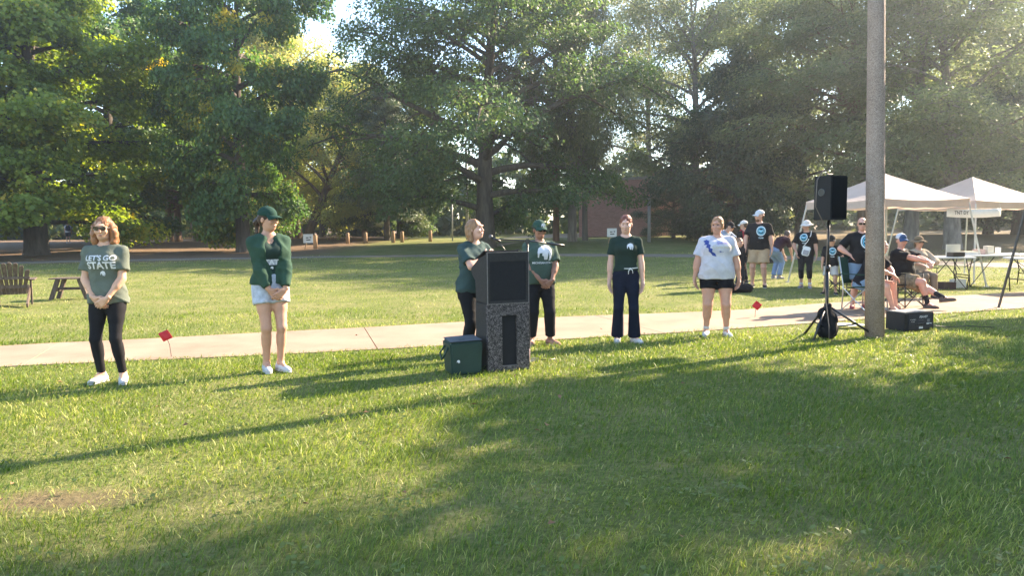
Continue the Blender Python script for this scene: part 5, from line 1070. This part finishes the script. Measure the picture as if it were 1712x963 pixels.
def duffel(px, py, L_, r_, label, rz):
    g_ = G(px, py); t = thing('duffel_bag', (g_.x, g_.y + r_, 0), label, 'bag', rz); V, Q = sdf([cap((-L_, 0, r_ * .9), (L_, 0, r_ * .85), r_, r_ * .95), plane((0, 0, 0), (0, 0, -1))], .014, .02, folds(.006, 6)); me = npmesh('sack', V, Q); me.shade_smooth(); me.materials.append(cloth((.012, .012, .015))); link(bpy.data.objects.new('sack', me), t); MB().tube([(-L_ * .5, -r_ * .5, r_ * 1.6), (-L_ * .3, -r_ * .3, r_ * 2.3), (L_ * .3, -r_ * .3, r_ * 2.2), (L_ * .5, -r_ * .5, r_ * 1.6)], .012, 6).build('handle', m_black, t, smooth=True)
duffel(1240, 490, .20, .11, 'black duffel bag lying on the lawn behind the white tee', .2); duffel(1292, 440, .18, .13, 'black pack on the grass beside the person in blue jeans', .5)
# ------------------------------------------------------------------ wooden posts, signs, far poles, building
m_post = mat('post_wood', (.32, .21, .125), .85, .2, 5, .4, 30, stretch=(4, 4, .6))
for i, (px, py, hgt, nt_) in enumerate(((528, 417, .80, 'next to the leaning white sign'), (582, 409, .72, 'second from the leaning white sign'), (612, 409, .72, 'third from the leaning white sign'), (658, 409, .76, 'fourth from the leaning white sign'), (673, 408, .72, 'second from the far thin pole'), (720, 408, .74, 'nearest the far thin pole'))):
    gp = GX(px, 50 if i else 44); t = thing('wooden_post', gp, 'short round wooden post at the wood edge, ' + nt_, 'post', 0, 'wooden posts at the wood edge'); MB().tube([(0, 0, -.1), (0, 0, hgt - .03), (0, 0, hgt)], [.125, .118, .085], 12).build('shaft', m_post, t, smooth=True)
for px, dp, lb, tl in ((516, 43.5, 'small white sign on a leaning stake beside a wooden post', .12), (1023, 44, 'small white sign board on the grass before the brick building', 0)):
    gp = GX(px, dp); t = thing('lawn_sign', gp, lb, 'sign', 0, 'small white signs'); MB().box((0, 0, .62), (.56, .02, .50)).build('board', m_white, t, bevel=.004); MB().bar((-.08, .02, .5), (-.22, .03, -.05), .05, .03).build('stake', m_post, t)
    for i, (x, z, w_) in enumerate(((-.04, .66, .14), (.14, .68, .09), (.02, .54, .24))): MB().box((x, -.0125, z), (w_, .003, .055)).build('lettering', m_black, t)
m_gp = mat('galvanised', (.32, .32, .32), .5, .1, 8, metal=.3)
for px, dp, hgt, r_, lb in ((782, 52, 6.0, .10, 'grey utility pole behind the speaking person'), (757, 50, 3.0, .05, 'thin grey pole behind the speaking person'), (1085, 46, 2.6, .11, 'short grey post standing before the brick building')):
    gp = GX(px, dp); t = thing('utility_pole', gp, lb, 'pole'); MB().tube([(0, 0, -.1), (0, 0, hgt)], [r_, r_ * .85], 12).build('shaft', m_gp, t, smooth=True); MB().ball((0, 0, hgt), (r_, r_, r_ * .5)).build('cap', m_gp, t, smooth=True)
m, N, L, b = new_mat('brick'); b.inputs['Roughness'].default_value = .9; tc = N.new('ShaderNodeTexCoord'); mp = N.new('ShaderNodeMapping'); mp.inputs['Rotation'].default_value = (R(90), 0, 0); L.new(tc.outputs['Object'], mp.inputs[0])
bk = N.new('ShaderNodeTexBrick'); L.new(mp.outputs[0], bk.inputs['Vector']); bk.inputs['Scale'].default_value = 1; bk.inputs['Brick Width'].default_value = .24; bk.inputs['Row Height'].default_value = .085; bk.inputs['Mortar Size'].default_value = .010; bk.inputs['Color1'].default_value = (.33, .14, .11, 1); bk.inputs['Color2'].default_value = (.43, .20, .16, 1); bk.inputs['Mortar'].default_value = (.40, .31, .27, 1); L.new(bk.outputs[0], b.inputs['Base Color']); m_brick = m
a, c_, e_ = P(968, 380, 61), P(1087, 380, 57), P(1260, 380, 63); bd = thing('brick_building', (c_.x, c_.y, tz(c_.x, c_.y)), 'plain red brick building behind the trees', 'building')
def wall(p0, p1, hgt):
    d = Vector((p1.x - p0.x, p1.y - p0.y, 0)); an_ = math.atan2(d.y, d.x); o = MB().box((0, .15, hgt / 2), (d.length, .3, hgt)).build('wall', m_brick, bd); o.location = ((p0.x + p1.x) / 2 - c_.x, (p0.y + p1.y) / 2 - c_.y, -.3); o.rotation_euler = (0, 0, an_)
    o2 = MB().box((0, .15, hgt + .10), (d.length + .1, .42, .2)).build('coping', mat('coping', (.30, .26, .23), .8), bd); o2.location = o.location; o2.rotation_euler = (0, 0, an_)
wall(a, c_, 4.6); wall(c_ + Vector((.02, .02, 0)), e_, 5.2)
MB().add([(a.x - c_.x, a.y - c_.y + .3, 4.2), (0, .3, 4.2), (e_.x - c_.x, e_.y - c_.y + .3, 4.2), (e_.x - c_.x - 2, e_.y - c_.y + 9, 4.2), (a.x - c_.x, a.y - c_.y + 9, 4.2)], [(0, 1, 2, 3, 4)]).build('roof', mat('roof_felt', (.08, .08, .08), .9), bd)
o = tree('beech', 1126, 53, 'evergreen_shrub', 'dark upright evergreen shrub against the brick building', 1.3, .38, .44); o['category'] = 'shrub'
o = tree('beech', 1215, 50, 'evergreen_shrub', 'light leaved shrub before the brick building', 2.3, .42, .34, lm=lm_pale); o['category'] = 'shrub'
# ------------------------------------------------------------------ fallen leaves
rs = np.random.RandomState(8); V = []; Fc = []
for i in range(34):
    y = 3 + 8 * rs.rand() ** 1.3; x = (rs.rand() * 2 - 1) * .7 * y; a = rs.rand() * 6.28; l = .014 + .016 * rs.rand(); z = .045 + .02 * rs.rand(); d = Vector((math.cos(a), math.sin(a), .3 * rs.randn())) * l; s_ = Vector((-math.sin(a), math.cos(a), .3 * rs.randn())) * l * .7; c = Vector((x, y, z)); k = len(V); V += [tuple(c - d), tuple(c + s_ + Vector((0, 0, .01))), tuple(c + d), tuple(c - s_ + Vector((0, 0, .01)))]; Fc.append((k, k + 1, k + 2, k + 3))
MB().add(V, Fc).build('fallen_leaves', mat('dry_leaf', (.20, .11, .055), .8, .4, 3), label='dry brown leaves scattered over the lawn', cat='leaves', kind='stuff')
